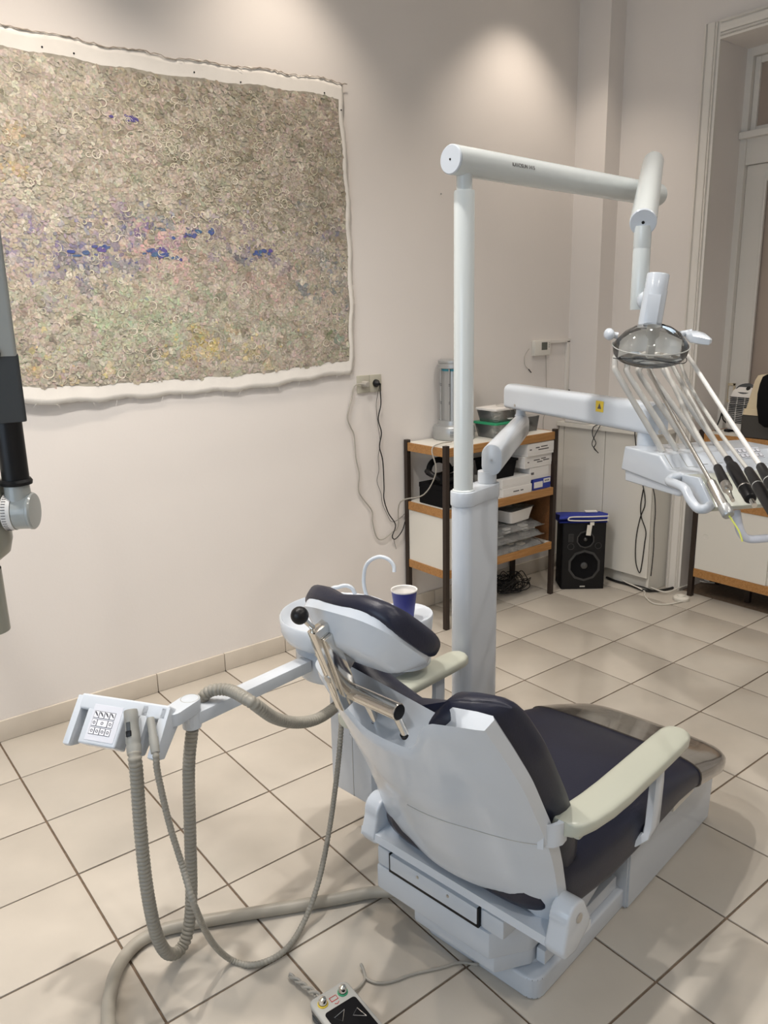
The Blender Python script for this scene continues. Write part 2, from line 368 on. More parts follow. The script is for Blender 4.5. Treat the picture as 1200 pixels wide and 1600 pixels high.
# ================================================================== dental chair (built in its own frame: x towards the feet, y to the patient's left, z up)
TH = math.radians(8.0); OC = V((0.678, -1.994, 0))
chair = thing('dental_chair', OC, 'white dental treatment chair with navy upholstery and cream armrests', 'dental chair', TH)
MC = MW[chair.name]; MCi = MC.inverted()
def LP(p): return MC @ V(p)
CC = -0.012                     # lateral centre of the chair
def cpart(bm, name, m, parent=None, **k): return finish(bm, name, m, parent or chair, local=True, **k)

# floor plate with a raised inner step
b = nb(); prism(b, rrect(0.01, -0.20, 0.60, 0.165, 0.035), 0.062, bev=0.008, seg=3); cpart(b, 'base_plate', M_white)
b = nb(); prism(b, rrect(0.055, -0.165, 0.55, 0.14, 0.02), 0.012, MX.Translation((0, 0, 0.061)), bev=0.004); cpart(b, 'base_step', M_white)
# carriage box over the plate, with a drawer-like cover
b = nb(); prism(b, [(-0.055, -0.105), (0.04, -0.165), (0.30, -0.165), (0.30, 0.27), (-0.055, 0.27)], 0.075, MX.Translation((0, 0, 0.115)), bev=0.008)
prism(b, [(-0.04, -0.11), (0.045, -0.16), (0.30, -0.16), (0.30, 0.15), (-0.04, 0.15)], 0.05, MX.Translation((0, 0, 0.068)), bev=0.008); cpart(b, 'carriage', M_white)
b = nb(); box2(b, (-0.052, 0.222, 0.19), (0.29, 0.268, 0.245), .006); box2(b, (-0.045, -0.10, 0.19), (0.29, 0.215, 0.247), .004); box2(b, (-0.052, -0.145, 0.19), (0.29, -0.075, 0.245), .012); cpart(b, 'carriage_cover', M_white)
b = nb(); box2(b, (-0.057, -0.07, 0.197), (0.2, 0.218, 0.243), .003); cv = cpart(b, 'front_panel', M_white)
b = nb(); box2(b, (-.0562, -.074, .1895), (-.02, .222, .1965)); cpart(b, 'panel_gap', M_black, smooth=0)
b = nb(); box2(b, (-.0562, -.0745, .1965), (-.02, -.0705, .246)); cpart(b, 'panel_gap', M_black, smooth=0)
b = nb(); box2(b, (-.0562, .2185, .1965), (-.02, .2215, .246)); cpart(b, 'panel_gap', M_black, smooth=0)
for yy in (0.12, 0.02):
    b = nb(); lathe(b, [(0, 0.001), (0.004, 0.001), (0.0045, 0)], frame((-0.057, yy, 0.228), (0, 1, 0), z=(-1, 0, 0)), 12); cpart(b, 'screw', M_steel, cv)
# scissor lift levers visible under the seat
b = nb(); M = frame((0.22, -0.17, 0.125), (0.93, 0, 0.37), (0, 1, 0)); box2(b, (-0.05, -0.02, -0.02), (0.24, 0.012, 0.03), .005, M); box2(b, (0.06, -0.19, 0.075), (0.42, -0.165, 0.115), .004); cpart(b, 'lift_lever', M_white)
b = nb(); box2(b, (0.0, -0.13, 0.24), (0.55, 0.15, 0.29), .01); cpart(b, 'seat_frame', M_greyp)
# foot end housing
b = nb(); R = []
for yy in (-0.213, 0.20):
    R.append([V((0.445, yy, 0)), V((1.01, yy, 0)), V((1.025, yy, 0.165)), V((0.93, yy, 0.19)), V((0.62, yy, 0.27)), V((0.445, yy, 0.27))])
loft(b, R); bmesh.ops.recalc_face_normals(b, faces=b.faces); bmesh.ops.bevel(b, geom=b.edges[:], offset=0.006, segments=2, affect='EDGES'); cpart(b, 'foot_housing', M_white)
b = nb(); box2(b, (0.62, -0.24, 0.255), (0.80, 0.2, 0.285), .006, MX.Rotation(0.0, 4, 'Y')); box2(b, (0.64, -0.245, 0.225), (0.78, -0.1, 0.26), .004); cpart(b, 'leg_rest_tray', M_lam)
# cross carrier with the two backrest hinges
b = nb(); R = []
for yy in (0.300, -0.312):
    R.append([V(p) for p in ((-0.078, yy, 0.303), (-0.081, yy, 0.282), (-0.03, yy, 0.262), (0.05, yy, 0.266), (0.05, yy, 0.290), (-0.01, yy, 0.308))])
loft(b, R); cpart(b, 'hinge_carrier', M_white)
for s in (1, -1):
    yy = CC + s * 0.285; b = nb()
    poly = arc2(-0.030, 0.350, 0.040, 40, 190, 10) + [(-0.085, 0.29), (-0.075, 0.268), (-0.03, 0.262), (0.026, 0.296), (0.030, 0.32)]
    prism(b, poly, 0.05, MX.Translation((0, yy + 0.025, 0)) @ MX.Rotation(math.pi / 2, 4, 'X'), bev=0.008, seg=3)
    h = cpart(b, 'hinge', M_white)
    b = nb(); lathe(b, [(0, 0.0025), (0.010, 0.0025), (0.012, 0.0)], frame((-0.024, yy + s * 0.0255, 0.347), (1, 0, 0), z=(0, s, 0)), 16); cpart(b, 'hinge_bolt', M_steel, h)

def interp(tab, x):
    if x <= tab[0][0]: return tab[0][1]
    for (a, fa), (b_, fb) in zip(tab, tab[1:]):
        if x <= b_:
            t = (x - a) / (b_ - a); t = t * t * (3 - 2 * t) if False else t
            return fa + (fb - fa) * t
    return tab[-1][1]
def sst(a, b_, x):
    t = max(0, min(1, (x - a) / (b_ - a))); return t * t * (3 - 2 * t)
UE = [(0.28, -0.030), (0.36, -0.045), (0.46, -0.075), (0.553, -0.11), (0.70, -0.183), (0.80, -0.238), (0.884, -0.289), (1.0, -0.352)]
def ztop(v, sh=0.886, nz=0.782): return nz + (sh - nz) * sst(0.06, 0.155, abs(v)) - 0.012 * sst(0.19, 0.25, abs(v))
def zbot(v): return 0.322 + 0.016 * math.exp(-((abs(v) - 0.14) / 0.06) ** 2) - 0.05 * sst(0.17, 0.262, abs(v))
WH = [(0, 0.245), (0.15, 0.266), (0.4, 0.272), (0.75, 0.262), (1, 0.234)]
BU = [(0, 0.050), (0.25, 0.072), (0.6, 0.088), (1, 0.084)]
# backrest shell
b = nb(); rings = []
NS = 26
for k in range(NS + 1):
    s = k / NS; w_ = interp(WH, s); bu = interp(BU, s); ring = []
    e = 1.0 - 0.25 * (max(0, 0.03 - s) / 0.03) ** 2 - 0.12 * (max(0, s - 0.97) / 0.03) ** 2   # soft ends
    vs = [w_ * math.sin(math.radians(a)) for a in range(-90, 91, 6)]
    for v in vs:
        z = zbot(v) + s * (ztop(v) - zbot(v)); ring.append(V((interp(UE, z) - bu * (1 - (v / w_) ** 2) * e + 0.012 * (abs(v) / w_) ** 10, CC + v, z)))
    for v in [w_ * q for q in (0.995, 0.96, 0.85, 0.66, 0.5, 0.33, 0.15, -0.15, -0.33, -0.5, -0.66, -0.85, -0.96, -0.995)]:
        z = zbot(v) + s * (ztop(v) - zbot(v)); d = 0.058 if abs(v) < 0.97 * w_ else 0.045
        ring.append(V((interp(UE, z) + d - 0.85 * bu * (1 - (v / w_) ** 2) * e, CC + v, z + 0.008)))
    rings.append(ring)
loft(b, rings); shell = cpart(b, 'backrest_shell', M_white, smooth=42)
# seam line across the shell
b = nb(); P = []
for k in range(31):
    v = -0.262 * 0.999 + 0.30 * k / 30; z = 0.553 + 0.012 * math.sin(math.pi * k / 30); s = (z - zbot(v)) / (ztop(v) - zbot(v)); w_ = interp(WH, s)
    P.append(V((interp(UE, z) - interp(BU, s) * (1 - min(1, (v / w_) ** 2)) - 0.0004 + 0.012 * min(1, abs(v) / w_) ** 10, CC + v, z)))
tube(b, P, 0.0011, 6); cpart(b, 'shell_seam', M_greyp, shell)
# backrest cushion
b = nb(); rings = []
def ctop(v): return 0.810 + 0.072 * sst(0.05, 0.15, abs(v)) - 0.03 * sst(0.19, 0.26, abs(v)) ** 2
NS = 30
for s, end in [(.9 * k / 24, 1.0) for k in range(24)] + [(.9 + .1 * math.sin(math.radians(q)), math.cos(math.radians(q))) for q in (0, 12, 24, 36, 48, 58, 67, 75, 81, 86)]:
    w_ = interp([(0, 0.25), (0.2, 0.268), (0.5, 0.272), (0.8, 0.262), (1, 0.235)], s); th = 0.052 * end; ring = []
    for j in range(36):
        t = 2 * math.pi * j / 36; c_, s_ = math.cos(t), math.sin(t)
        v = w_ * math.copysign(abs(c_) ** 0.55, c_); d = th * math.copysign(abs(s_) ** 0.6, s_)
        z = 0.37 + s * (ctop(v) - 0.37); dish = 0.092 * (1 - (v / w_) ** 2)
        ring.append(V((interp(UE, z) + 0.062 + 0.033 + d - dish, CC + v, z + 0.45 * d + 0.02)))
    rings.append(ring)
loft(b, rings); cpart(b, 'backrest_cushion', M_navy, smooth=60)

# seat and leg cushion
SEAT = [(-0.075, .20, .425, .335), (-0.06, .235, .445, .315), (-0.02, .262, .462, .29), (0.06, .276, .464, .270), (0.18, .285, .460, .262), (0.32, .287, .452, .268), (0.45, .286, .440, .280), (0.56, .284, .418, .290), (0.69, .281, .380, .282), (0.80, .277, .343, .255), (0.90, .268, .308, .225), (0.96, .252, .288, .212), (0.99, .232, .276, .212), (1.002, .20, .264, .22)]
def seatring(u, hw, zt, zb, grow=0.0, n=40):
    ring = []
    for j in range(n):
        t = 2 * math.pi * j / n; c_, s_ = math.cos(t), math.sin(t)
        v = (hw + grow) * math.copysign(abs(c_) ** 0.5, c_); hz = (zt - zb) / 2 + grow; z = (zt + zb) / 2 + hz * math.copysign(abs(s_) ** 0.62, s_)
        ring.append(V((u, CC + v, z)))
    return ring
def tabs(u): return tuple(interp([(r[0], r[i]) for r in SEAT], u) for i in (1, 2, 3))
us = [-0.075, -0.07, -0.06, -0.04, -0.02, .02, .06, .12, .18, .25, .32, .39, .45, .5, .56, .62, .69, .75, .8, .85, .9, .94, .96, .98, .99, 1.002]
b = nb(); loft(b, [seatring(u, *tabs(u)) for u in us]); cpart(b, 'seat_cushion', M_navy, smooth=60)
b = nb(); uf = [0.692, 0.695, .72, .75, .78, .8, .83, .86, .9, .94, .96, .98, .99, 1.002, 1.012]
loft(b, [seatring(u, *tabs(min(u, 1.002)), grow=0.0045 * (0.3 if u > 1.005 else 1)) for u in uf]); cpart(b, 'foot_protector', M_vinyl, smooth=60, label='glossy clear vinyl foot cover')

# armrests
for s in (-1, 1):
    yo = -0.315 if s < 0 else 0.385
    b = nb(); rings = []
    for u, dv, hw in ((-0.066, .020, .016), (-0.062, .020, .030), (-0.045, .017, .039), (-0.01, .010, .042), (0.05, .003, .043), (0.12, 0, .043), (0.25, 0, .042), (0.38, 0, .041), (0.43, 0, .039), (0.452, 0, .032), (0.459, 0, .018)):
        ring = []
        for j in range(20):
            t = 2 * math.pi * j / 20; c_, q = math.cos(t), math.sin(t)
            ring.append(V((u, yo - s * dv + hw * math.copysign(abs(c_) ** .45, c_), 0.582 + 0.017 * math.copysign(abs(q) ** .5, q))))
        rings.append(ring)
    loft(b, rings); pad = cpart(b, 'armrest_pad', M_cream, smooth=50)
    b = nb(); box2(b, (-0.045, yo - s * .012 - .022, .552), (-0.005, yo - s * .012 + .022, .57), .006); cpart(b, 'pad_mount', M_cream, pad)
    b = nb(); box2(b, (0.30, yo - .018, .553), (0.40, yo + .018, .57), .006); cpart(b, 'pad_mount', M_cream, pad)
    # strap to the backrest
    b = nb(); rings = []
    for u, v in (((-0.050, yo - .022), (-0.060, yo - .03), (-0.066, yo - .05), (-0.07, yo - .07), (-0.072, CC + .262)) if s > 0 else ((-0.055, yo - s * .022), (-0.075, yo - s * .020), (-0.095, yo - s * .028), (-0.108, yo - s * .045), (-0.115, CC + s * 0.262))):
        rings.append([V((u, v - s * .006, .545)), V((u, v - s * .006, .598)), V((u + .005, v + s * .006, .598)), V((u + .005, v + s * .006, .545))])
    loft(b, rings); cpart(b, 'armrest_strap', M_white)
    # post with foot
    b = nb(); P = [(0.345, yo, .556), (0.345, yo, .50), (0.34, yo, .44), (0.335, yo, .385), (0.325, yo - s * .008, .355), (0.305, yo - s * .03, .345), (0.29, yo - s * .06, .343)]
    rings = []
    for i, p in enumerate(P):
        p = V(p); tdir = (V(P[min(i + 1, len(P) - 1)]) - V(P[max(i - 1, 0)])).normalized(); x = V((1, 0, 0)); x = (x - tdir * x.dot(tdir)).normalized(); y = tdir.cross(x)
        wv = 0.020 + 0.006 * i / 6; rings.append([p + x * (wv * c1) + y * (.011 * c2) for c1, c2 in ((-1, -.7), (-.8, -1), (.8, -1), (1, -.7), (1, .7), (.8, 1), (-.8, 1), (-1, .7))])
    loft(b, rings); cpart(b, 'armrest_post', M_white)

# headrest: bracket, lever, shell and pad
MBr = frame((-0.322, 0.060, 0.848), (math.cos(.34), 0, math.sin(.34)), (0, 1, 0))
b = nb(); box2(b, (-0.030, -.006, 0), (0.022, .018, 0.205), .003, MBr); bar = cpart(b, 'headrest_bar', M_chrome)
b = nb(); box2(b, (-0.020, -.016, .035), (0.014, -.0065, 0.185), .002, MBr); cpart(b, 'bar_cover', M_chrome, bar)
b = nb(); lathe(b, [(0, .003), (.008, .003), (.009, 0)], MBr @ frame((-.030, .006, .085), (0, 1, 0), z=(-1, 0, 0)), 14); cpart(b, 'bar_screw', M_steel, bar)
b = nb(); M = frame((-0.322, 0.064, 0.873), (0, 0, 1), z=(0, -1, 0)); lathe(b, [(0, 0), (.016, 0), (.0178, .002), (.0178, .138), (.016, .140)], M, 24); cy = cpart(b, 'cross_tube', M_chrome)
b = nb(); lathe(b, [(0.0165, .1385), (.0155, .1412), (0, .1412)], M, 24); cpart(b, 'tube_end_cap', M_black, cy)
for yy in (0.025, -0.058):
    b = nb(); tube(b, [(-0.318, yy, 0.87), (-0.268, yy, 0.765)], 0.0085, 14); cpart(b, 'headrest_rod', M_chrome)
    b = nb(); tube(b, [(-0.287, yy, 0.805), (-0.283, yy, 0.796)], 0.0108, 14); cpart(b, 'rod_grommet', M_black)
b = nb(); tube(b, [(-0.345, 0.062, 0.965), (-0.432, 0.082, 1.068)], 0.0055, 10); lv = cpart(b, 'headrest_lever', M_chrome)
b = nb(); bmesh.ops.create_uvsphere(b, u_segments=20, v_segments=14, radius=0.0178, matrix=MX.Translation((-0.432, 0.080, 1.068))); cpart(b, 'lever_knob', M_black, lv)
HA = math.radians(47); HC = V((-0.307, 0.020, 1.026)); ROLL = math.radians(12)
hx = MX.Rotation(-ROLL, 3, V((math.cos(HA), 0, math.sin(HA)))) @ V((0, 1, 0))          # width axis
hn = V((math.cos(HA), 0, math.sin(HA))); MH = frame(HC, hx, z=hn)                        # local z = towards the head, y = up-back
def headring(t, hw, hh, z0, z1, yb=0.0, n=28, p=.5):
    out = []
    for j in range(n):
        a = 2 * math.pi * j / n; c_, s_ = math.cos(a), math.sin(a)
        out.append(MH @ V((t, yb + hh * math.copysign(abs(c_) ** p, c_), (z0 + z1) / 2 + (z1 - z0) / 2 * math.copysign(abs(s_) ** .75, s_))))
    return out
b = nb(); rings = []
for t, hh, zt in ((-.156, .022, .012), (-.152, .05, .022), (-.141, .075, .033), (-.112, .092, .036), (-.07, .100, .038), (-.027, .102, .030), (0, .102, .027), (.027, .102, .030), (.07, .100, .038), (.112, .092, .040), (.141, .075, .032), (.152, .05, .022), (.156, .022, .014)):
    rings.append(headring(t, 0, hh, -.016, zt))
loft(b, rings); cpart(b, 'headrest_pad', M_navy, smooth=60)
b = nb(); rings = []
for z, sx, sy, oy in ((-.004, .149, .096, 0), (-.022, .149, .096, 0), (-.036, .132, .082, -.006), (-.060, .102, .058, -.012), (-.068, .084, .044, -.014)):
    rings.append([MH @ V((sx * math.copysign(abs(math.cos(a)) ** .55, math.cos(a)), oy + sy * math.copysign(abs(math.sin(a)) ** .6, math.sin(a)), z)) for a in [2 * math.pi * j / 36 for j in range(36)]])
loft(b, rings); hs = cpart(b, 'headrest_shell', M_white, smooth=30)
b = nb(); box2(b, (-.02, -.04, -.10), (.02, .03, -.062), .004, MH @ MX.Translation((0.055, 0, 0))); cpart(b, 'headrest_joint', M_steel)

# ================================================================== column with light post
P1 = PZ(724, 768, 1.10); P2 = PZ(761, 755, 1.10); P1.z = P2.z = 0
colm = thing('unit_column', (P1 + P2) / 2, 'tall white enamelled column with slim light post standing behind dental chair', 'column')
b = nb(); prism(b, stadium((P1.x, P1.y), (P2.x, P2.y), 0.036, 12), 1.07, bev=0.003); cb = finish(b, 'column_body', M_white, colm)
b = nb(); prism(b, stadium((P1.x, P1.y), (P2.x, P2.y), 0.040, 12), 0.045, MX.Translation((0, 0, 1.058)), bev=0.005); finish(b, 'column_cap', M_white, colm)
b = nb(); prism(b, stadium((P1.x - .02, P1.y), (P2.x + .03, P2.y), 0.07, 12), 0.05, bev=0.006); finish(b, 'column_foot', M_white, colm)
ZB = 2.035
b = nb(); lathe(b, [(0.034, 1.10), (0.034, 1.106), (0.0295, 1.109), (0.0295, 1.955), (0.028, 1.96), (0, 1.96)], MX.Translation((P1.x, P1.y, 0)), 28); finish(b, 'light_post', M_warmw, colm)

# ================================================================== operating light
lamp = thing('operating_light', (P1.x, P1.y, 1.96), 'white swing-arm operating light with clear lamp shield above instrument tray', 'dental light')
b = nb(); lathe(b, [(0, 1.955), (0.022, 1.956), (0.022, 2.01), (0, 2.01)], MX.Translation((P1.x, P1.y, 0)), 22); finish(b, 'post_pivot', M_warmw, lamp)
B0 = V((P1.x, P1.y, ZB)); B1 = PZ(1028, 305, ZB); bd_ = (B1 - B0).normalized(); B0b = B0 - bd_ * 0.055
L_ = (B1 - B0b).length; M = frame(B0b, (0, 0, 1), z=bd_)
b = nb(); lathe(b, [(0, .001), (0.034, .001), (0.039, 0.003), (0.039, L_ - .003), (0.034, L_), (0, L_)], M, 32); ba = finish(b, 'horizontal_arm', M_warmw, lamp)
b = nb(); lathe(b, [(0, -.004), (0.036, -.004), (0.0385, -.001), (0.0385, .001), (0, .001)], M, 32); ec = finish(b, 'end_cap', M_white, ba)
b = nb(); lathe(b, [(0, -.005), (.003, -.005), (.003, -.003)], M, 10); finish(b, 'cap_screw', M_black, ec)
# lettering on the arm
def text(body, size, M, name, m, parent, ext=0.0003):
    cu = bpy.data.curves.new(name, 'FONT'); cu.body = body; cu.size = size; cu.extrude = ext
    to = bpy.data.objects.new(name + '_tmp', cu); COL.objects.link(to); dg = bpy.context.evaluated_depsgraph_get(); me = bpy.data.meshes.new_from_object(to.evaluated_get(dg)); bpy.data.objects.remove(to)
    me.transform(M); bm = nb(); bm.from_mesh(me); bpy.data.meshes.remove(me); return finish(bm, name, m, parent, smooth=0)
side = V((0, 0, 1)).cross(bd_).normalized(); side = -side if side.y > 0 else side
nrm = (side + V((0, 0, 0.16))).normalized()
text('KAVOSUN 1415', 0.0155, frame(PZ(768, 272, ZB) * 0 + B0 + bd_ * 0.165 + nrm * 0.0393 - nrm.cross(bd_) * 0.006, bd_, z=nrm), 'lettering', M_print, ba)
AT = V((B1.x - bd_.x * .05, B1.y - bd_.y * .05, 2.135)); BT = PD(1005, 347, 2.47)
b = nb(); lathe(b, [(0, ZB), (.02, ZB), (.02, 2.12), (0, 2.12)], MX.Translation((AT.x, AT.y, 0)), 18); finish(b, 'arm_pivot', M_warmw, lamp)
ad = (BT - AT).normalized(); AS = AT - ad * 0.06; L2 = (BT - AS).length; M = frame(AS, V((0, 0, 1)).cross(ad), z=ad)
b = nb(); lathe(b, [(0, 0), (0.026, 0.0), (0.034, 0.006), (0.037, .02), (0.0375, L2 - .003), (0.034, L2), (0, L2)], M, 30); sa = finish(b, 'spring_arm', M_warmw, lamp)
b = nb(); lathe(b, [(0, L2 + .004), (0.035, L2 + .004), (0.0375, L2 + .001), (0.0375, L2 - .001)], M, 30); ec = finish(b, 'end_cap', M_white, sa)
b = nb(); lathe(b, [(0, L2 + .0055), (.0045, L2 + .0055), (.0045, L2 + .003)], M, 10); finish(b, 'cap_screw', M_black, ec)
DT = PD(999, 484, 2.47)
DX, DYy = BT.x - ad.x * .015, BT.y - ad.y * .015
b = nb(); lathe(b, [(0, DT.z), (.0235, DT.z), (.0245, DT.z + .002), (.0245, 1.795), (.0235, 1.797), (.0235, 1.799), (.0245, 1.801), (.0245, BT.z - .01), (0, BT.z - .01)], MX.Translation((DX, DYy, 0)), 26); finish(b, 'drop_tube', M_warmw, lamp)
# lamp head
S0 = PD(1030, 428, 2.36); S1 = PD(1014, 514, 2.34); S0.x, S0.y = S1.x + (S0.x - S1.x) * 0.9, S1.y + (S0.y - S1.y) * 0.9
sd = (S1 - S0).normalized(); Ls = (S1 - S0).length
M = frame(S0, V((0, 1, 0)).cross(sd), z=sd)
b = nb(); lathe(b, [(0, 0), (.028, 0), (.030, .003), (.030, .04), (.0315, .045), (.0315, Ls), (0, Ls)], M, 28); st = finish(b, 'lamp_stem', M_white, lamp)
cdir = (CAM - S0); cdir = (cdir - sd * cdir.dot(sd)).normalized()
Mp = frame(S0 + sd * (Ls * 0.68) + cdir * 0.031, sd.cross(cdir), z=cdir)
b = nb(); box2(b, (-.017, -.042, -.004), (.017, .042, .0012), .001, Mp); finish(b, 'stem_panel', M_white, st)
b = nb(); bmesh.ops.create_uvsphere(b, u_segments=20, v_segments=14, radius=0.026, matrix=MX.Translation(V((DX, DYy, DT.z + .03)).lerp(S0 + sd * Ls * .5, .5))); tube(b, [V((DX, DYy, DT.z + .03)), S0 + sd * Ls * .5], .012, 12); finish(b, 'ball_joint', M_white, lamp)
HCn = PD(1017, 541, 2.30)
lat = V((0.786, -0.618, 0)); fwd = V((-0.618, -0.786, -0.28)).normalized(); upv = lat.cross(fwd); upv = -upv if upv.z < 0 else upv
MHd = frame(HCn, lat, z=upv)             # x across, y away, z up
if (MHd.to_3x3() @ V((0, 1, 0))).dot(V((0.618, 0.786, 0))) < 0: MHd = MHd @ MX.Rotation(math.pi, 4, 'Z')
b = nb(); prof = [(0.030, .058), (.05, .052), (.075, .036), (.094, .014), (.1005, .003), (.1015, -.002), (.099, -.02), (.088, -.035), (.062, -.046), (.03, -.05), (0, -.051)]
lathe(b, prof, MHd, 40, 1.0, 0.82); sh = finish(b, 'lamp_shield', M_clear, lamp, smooth=60)
b = nb(); Q = [MHd @ V((.1025 * math.cos(a), .1025 * .82 * math.sin(a), 0.002)) for a in [2 * math.pi * k / 48 for k in range(49)]]; tube(b, Q, .0016, 6, False); finish(b, 'shield_rim', M_greyp, sh)
b = nb(); Q = [MHd @ V((.099 * math.cos(a), -.082 * math.sin(a) - .001, -.022 - .012 * math.sin(2 * a + .8))) for a in [math.pi * k / 24 for k in range(25)]]; tube(b, Q, .0012, 6); finish(b, 'shield_seam', M_black, sh)
b = nb(); rings = []
for i in range(7):
    yy = .06 - .018 * i / 6
    rings.append([MHd @ V((x * .085, .055 - .05 * (x * x) - .004 * i * 0, -.032 + .062 * i / 6 - 0.016 * (x * x) * (i / 6))) for x in [k / 8 - 1 for k in range(17)]])
loft(b, rings, cap=False, closed=False); finish(b, 'reflector', M_dish, lamp, smooth=15)
b = nb(); box2(b, (-.010, -.012, -.03), (.010, .006, .004), .002, MHd); lathe(b, [(.010, .004), (.010, .02), (.018, .03), (.018, .056)], MHd, 14); finish(b, 'bulb_shield', M_greyp, lamp)
for s in (-1, 1):
    b = nb(); tube(b, [MHd @ V(p) for p in ((s * .085, .03, .022), (s * .105, .035, .024), (s * .118, .03, .026))], [.009, .008, .010], 12)
    if s > 0: loft(b, [[MHd @ V((x, yy + hy * cy_, .020 + hz * cz_)) for cy_, cz_ in ((-1, -.6), (-.6, -1), (.6, -1), (1, -.6), (1, .6), (.6, 1), (-.6, 1), (-1, .6))] for x, yy, hy, hz in ((.100, .02, .014, .006), (.106, .015, .024, .013), (.125, .005, .030, .014), (.142, -.01, .028, .012), (.150, -.015, .018, .007))])
    else: bmesh.ops.create_uvsphere(b, u_segments=16, v_segments=12, radius=0.0145, matrix=MHd @ MX.Translation((s * .112, .02, .03)) @ MX.Diagonal((1, 1.4, 1.1, 1)))
    finish(b, 'lamp_handle', M_white, lamp)

# ================================================================== instrument delivery unit
arm_root = thing('instrument_delivery_unit', (P2.x, P2.y, 1.103), 'white instrument console hanging from a two-piece swing arm', 'instrument unit')
ZA = 1.165
A0 = PD(768, 719, (P2 - CAM).xy.length - .03); ZA = A0.z; A1 = PZ(813, 667, ZA)
d1 = (A1 - A0).normalized(); s1 = V((0, 0, 1)).cross(d1)
La = (A1 - A0).length
b = nb(); lathe(b, [(0, 1.1035), (.030, 1.1035), (.030, ZA - .040), (0, ZA - .040)], MX.Translation((P2.x, P2.y, 0)), 22); finish(b, 'arm_base', M_white, arm_root)
sec = arc2(0, .018, .032, 0, 180, 12) + arc2(0, -.018, .032, 180, 360, 12)
M = frame(A0, s1, z=d1)
b = nb(); prism(b, sec, La + .03, M, bev=0.004, seg=2); finish(b, 'lower_arm', M_white, arm_root)
b = nb(); lathe(b, [(0, .0015), (.004, .0015), (.004, 0)], frame(A0 - d1 * 0.0002, s1, z=-d1), 12); finish(b, 'arm_screw', M_steel, arm_root)
N0 = A0 + d1 * La
b = nb(); lathe(b, [(0, ZA + .045), (.024, ZA + .045), (.019, ZA + .055), (.0175, ZA + .10), (0, ZA + .10)], MX.Translation((N0.x, N0.y, 0)), 20); finish(b, 'arm_neck', M_white, arm_root)
C0 = PD(812, 620, math.hypot(N0.x - CAM.x, N0.y - CAM.y)); C1 = PZ(1030, 655, C0.z)
d2 = (C1 - C0).normalized(); s2 = V((0, 0, 1)).cross(d2); C0s = C0 - d2 * 0.06
sec2 = arc2(.012, .022, .026, 0, 90, 6) + arc2(-.012, .022, .026, 90, 180, 6) + arc2(-.022, -.032, .016, 180, 270, 5) + arc2(.022, -.032, .016, 270, 360, 5)
b = nb(); prism(b, sec2, (C1 - C0s).length, frame(C0s, s2, z=d2), bev=0.004); ua = finish(b, 'upper_arm', M_white, arm_root)
for px in ((804, 629), (1016, 670)):
    hit = PZ(px[0], px[1], C0.z - .018); sgn = 1 if (CAM - C0).dot(s2) > 0 else -1
    q = (hit - C0).dot(d2); b = nb(); lathe(b, [(0, .0012), (.006, .0012), (.006, -.001)], frame(C0 + d2 * q + s2 * sgn * .038 + V((0, 0, -.030)), d2, z=s2 * sgn), 14); finish(b, 'arm_bolt', M_steel, ua)
q = (PZ(1018, 628, C0.z + .02) - C0).dot(d2); sgn = 1 if (CAM - C0).dot(s2) > 0 else -1
Ms = frame(C0 + d2 * q + s2 * sgn * .0385 + V((0, 0, .018)), d2, z=s2 * sgn)
b = nb(); box2(b, (-.02, -.018, 0), (.02, .018, .0008), 0, Ms); stk = finish(b, 'warning_sticker', M_yellow, ua, smooth=0)
b = nb(); prism(b, [(-.010, -.008), (.010, -.008), (0, .011)], .0005, Ms @ MX.Translation((0, 0, .0008))); finish(b, 'warning_triangle', M_print, stk, smooth=0)

fA = math.radians(-117); Tf = V((math.cos(fA), math.sin(fA), 0)); Tl = V((-math.sin(fA), math.cos(fA), 0)); Tl = Tl if Tl.x > 0 else -Tl
T0 = PZ(970, 735, 1.135)
def PL(x, y, l=0.0):
    d = ray(x, y); o = T0 + Tl * l; return CAM + d * ((o - CAM).dot(Tl) / d.dot(Tl))
def prof(pxs, l0, l1, bm, bev=.006):
    a = [PL(x, y) for x, y in pxs]; n = len(a); t = nb()
    A_ = [t.verts.new(p + Tl * l0) for p in a]; B_ = [t.verts.new(p + Tl * l1) for p in a]
    t.faces.new(A_[::-1]); t.faces.new(B_)
    for k in range(n): t.faces.new((A_[k], A_[(k + 1) % n], B_[(k + 1) % n], B_[k]))
    bmesh.ops.recalc_face_normals(t, faces=t.faces)
    bmesh.ops.bevel(t, geom=t.edges[:], offset=bev, segments=3, profile=.6, affect='EDGES'); _append(bm, t, MX.Identity(4))
TW = 0.40
b = nb(); prof([(976, 697), (1029, 711), (1042, 733), (1069, 741), (1078, 766), (1050, 764), (970, 733)], 0, TW, b); tray = finish(b, 'console_body', M_white, arm_root)
b = nb(); prof([(974, 730), (1050, 762), (1072, 768), (1056, 776), (974, 751)], .006, TW - .006, b, .004); finish(b, 'console_underside', M_white, arm_root)
b = nb(); prof([(1062, 740), (1095, 748), (1116, 794), (1108, 800), (1082, 786), (1064, 762)], .004, TW - .004, b, .005); finish(b, 'instrument_rest', M_cream, arm_root)
b = nb(); prof([(1068, 741), (1094, 746), (1116, 792), (1108, 797), (1080, 782)], -.006, .004, b, .002); finish(b, 'side_cheek', M_white, arm_root)
zT = PL(1029, 711).z; zR = PL(1095, 748).z
b = nb(); cxy = C1 - d2 * .05; lathe(b, [(0, zT - .02), (.03, zT - .02), (.03, C1.z - .04), (0, C1.z - .04)], MX.Translation((cxy.x, cxy.y, 0)), 22); finish(b, 'console_neck', M_white, arm_root)
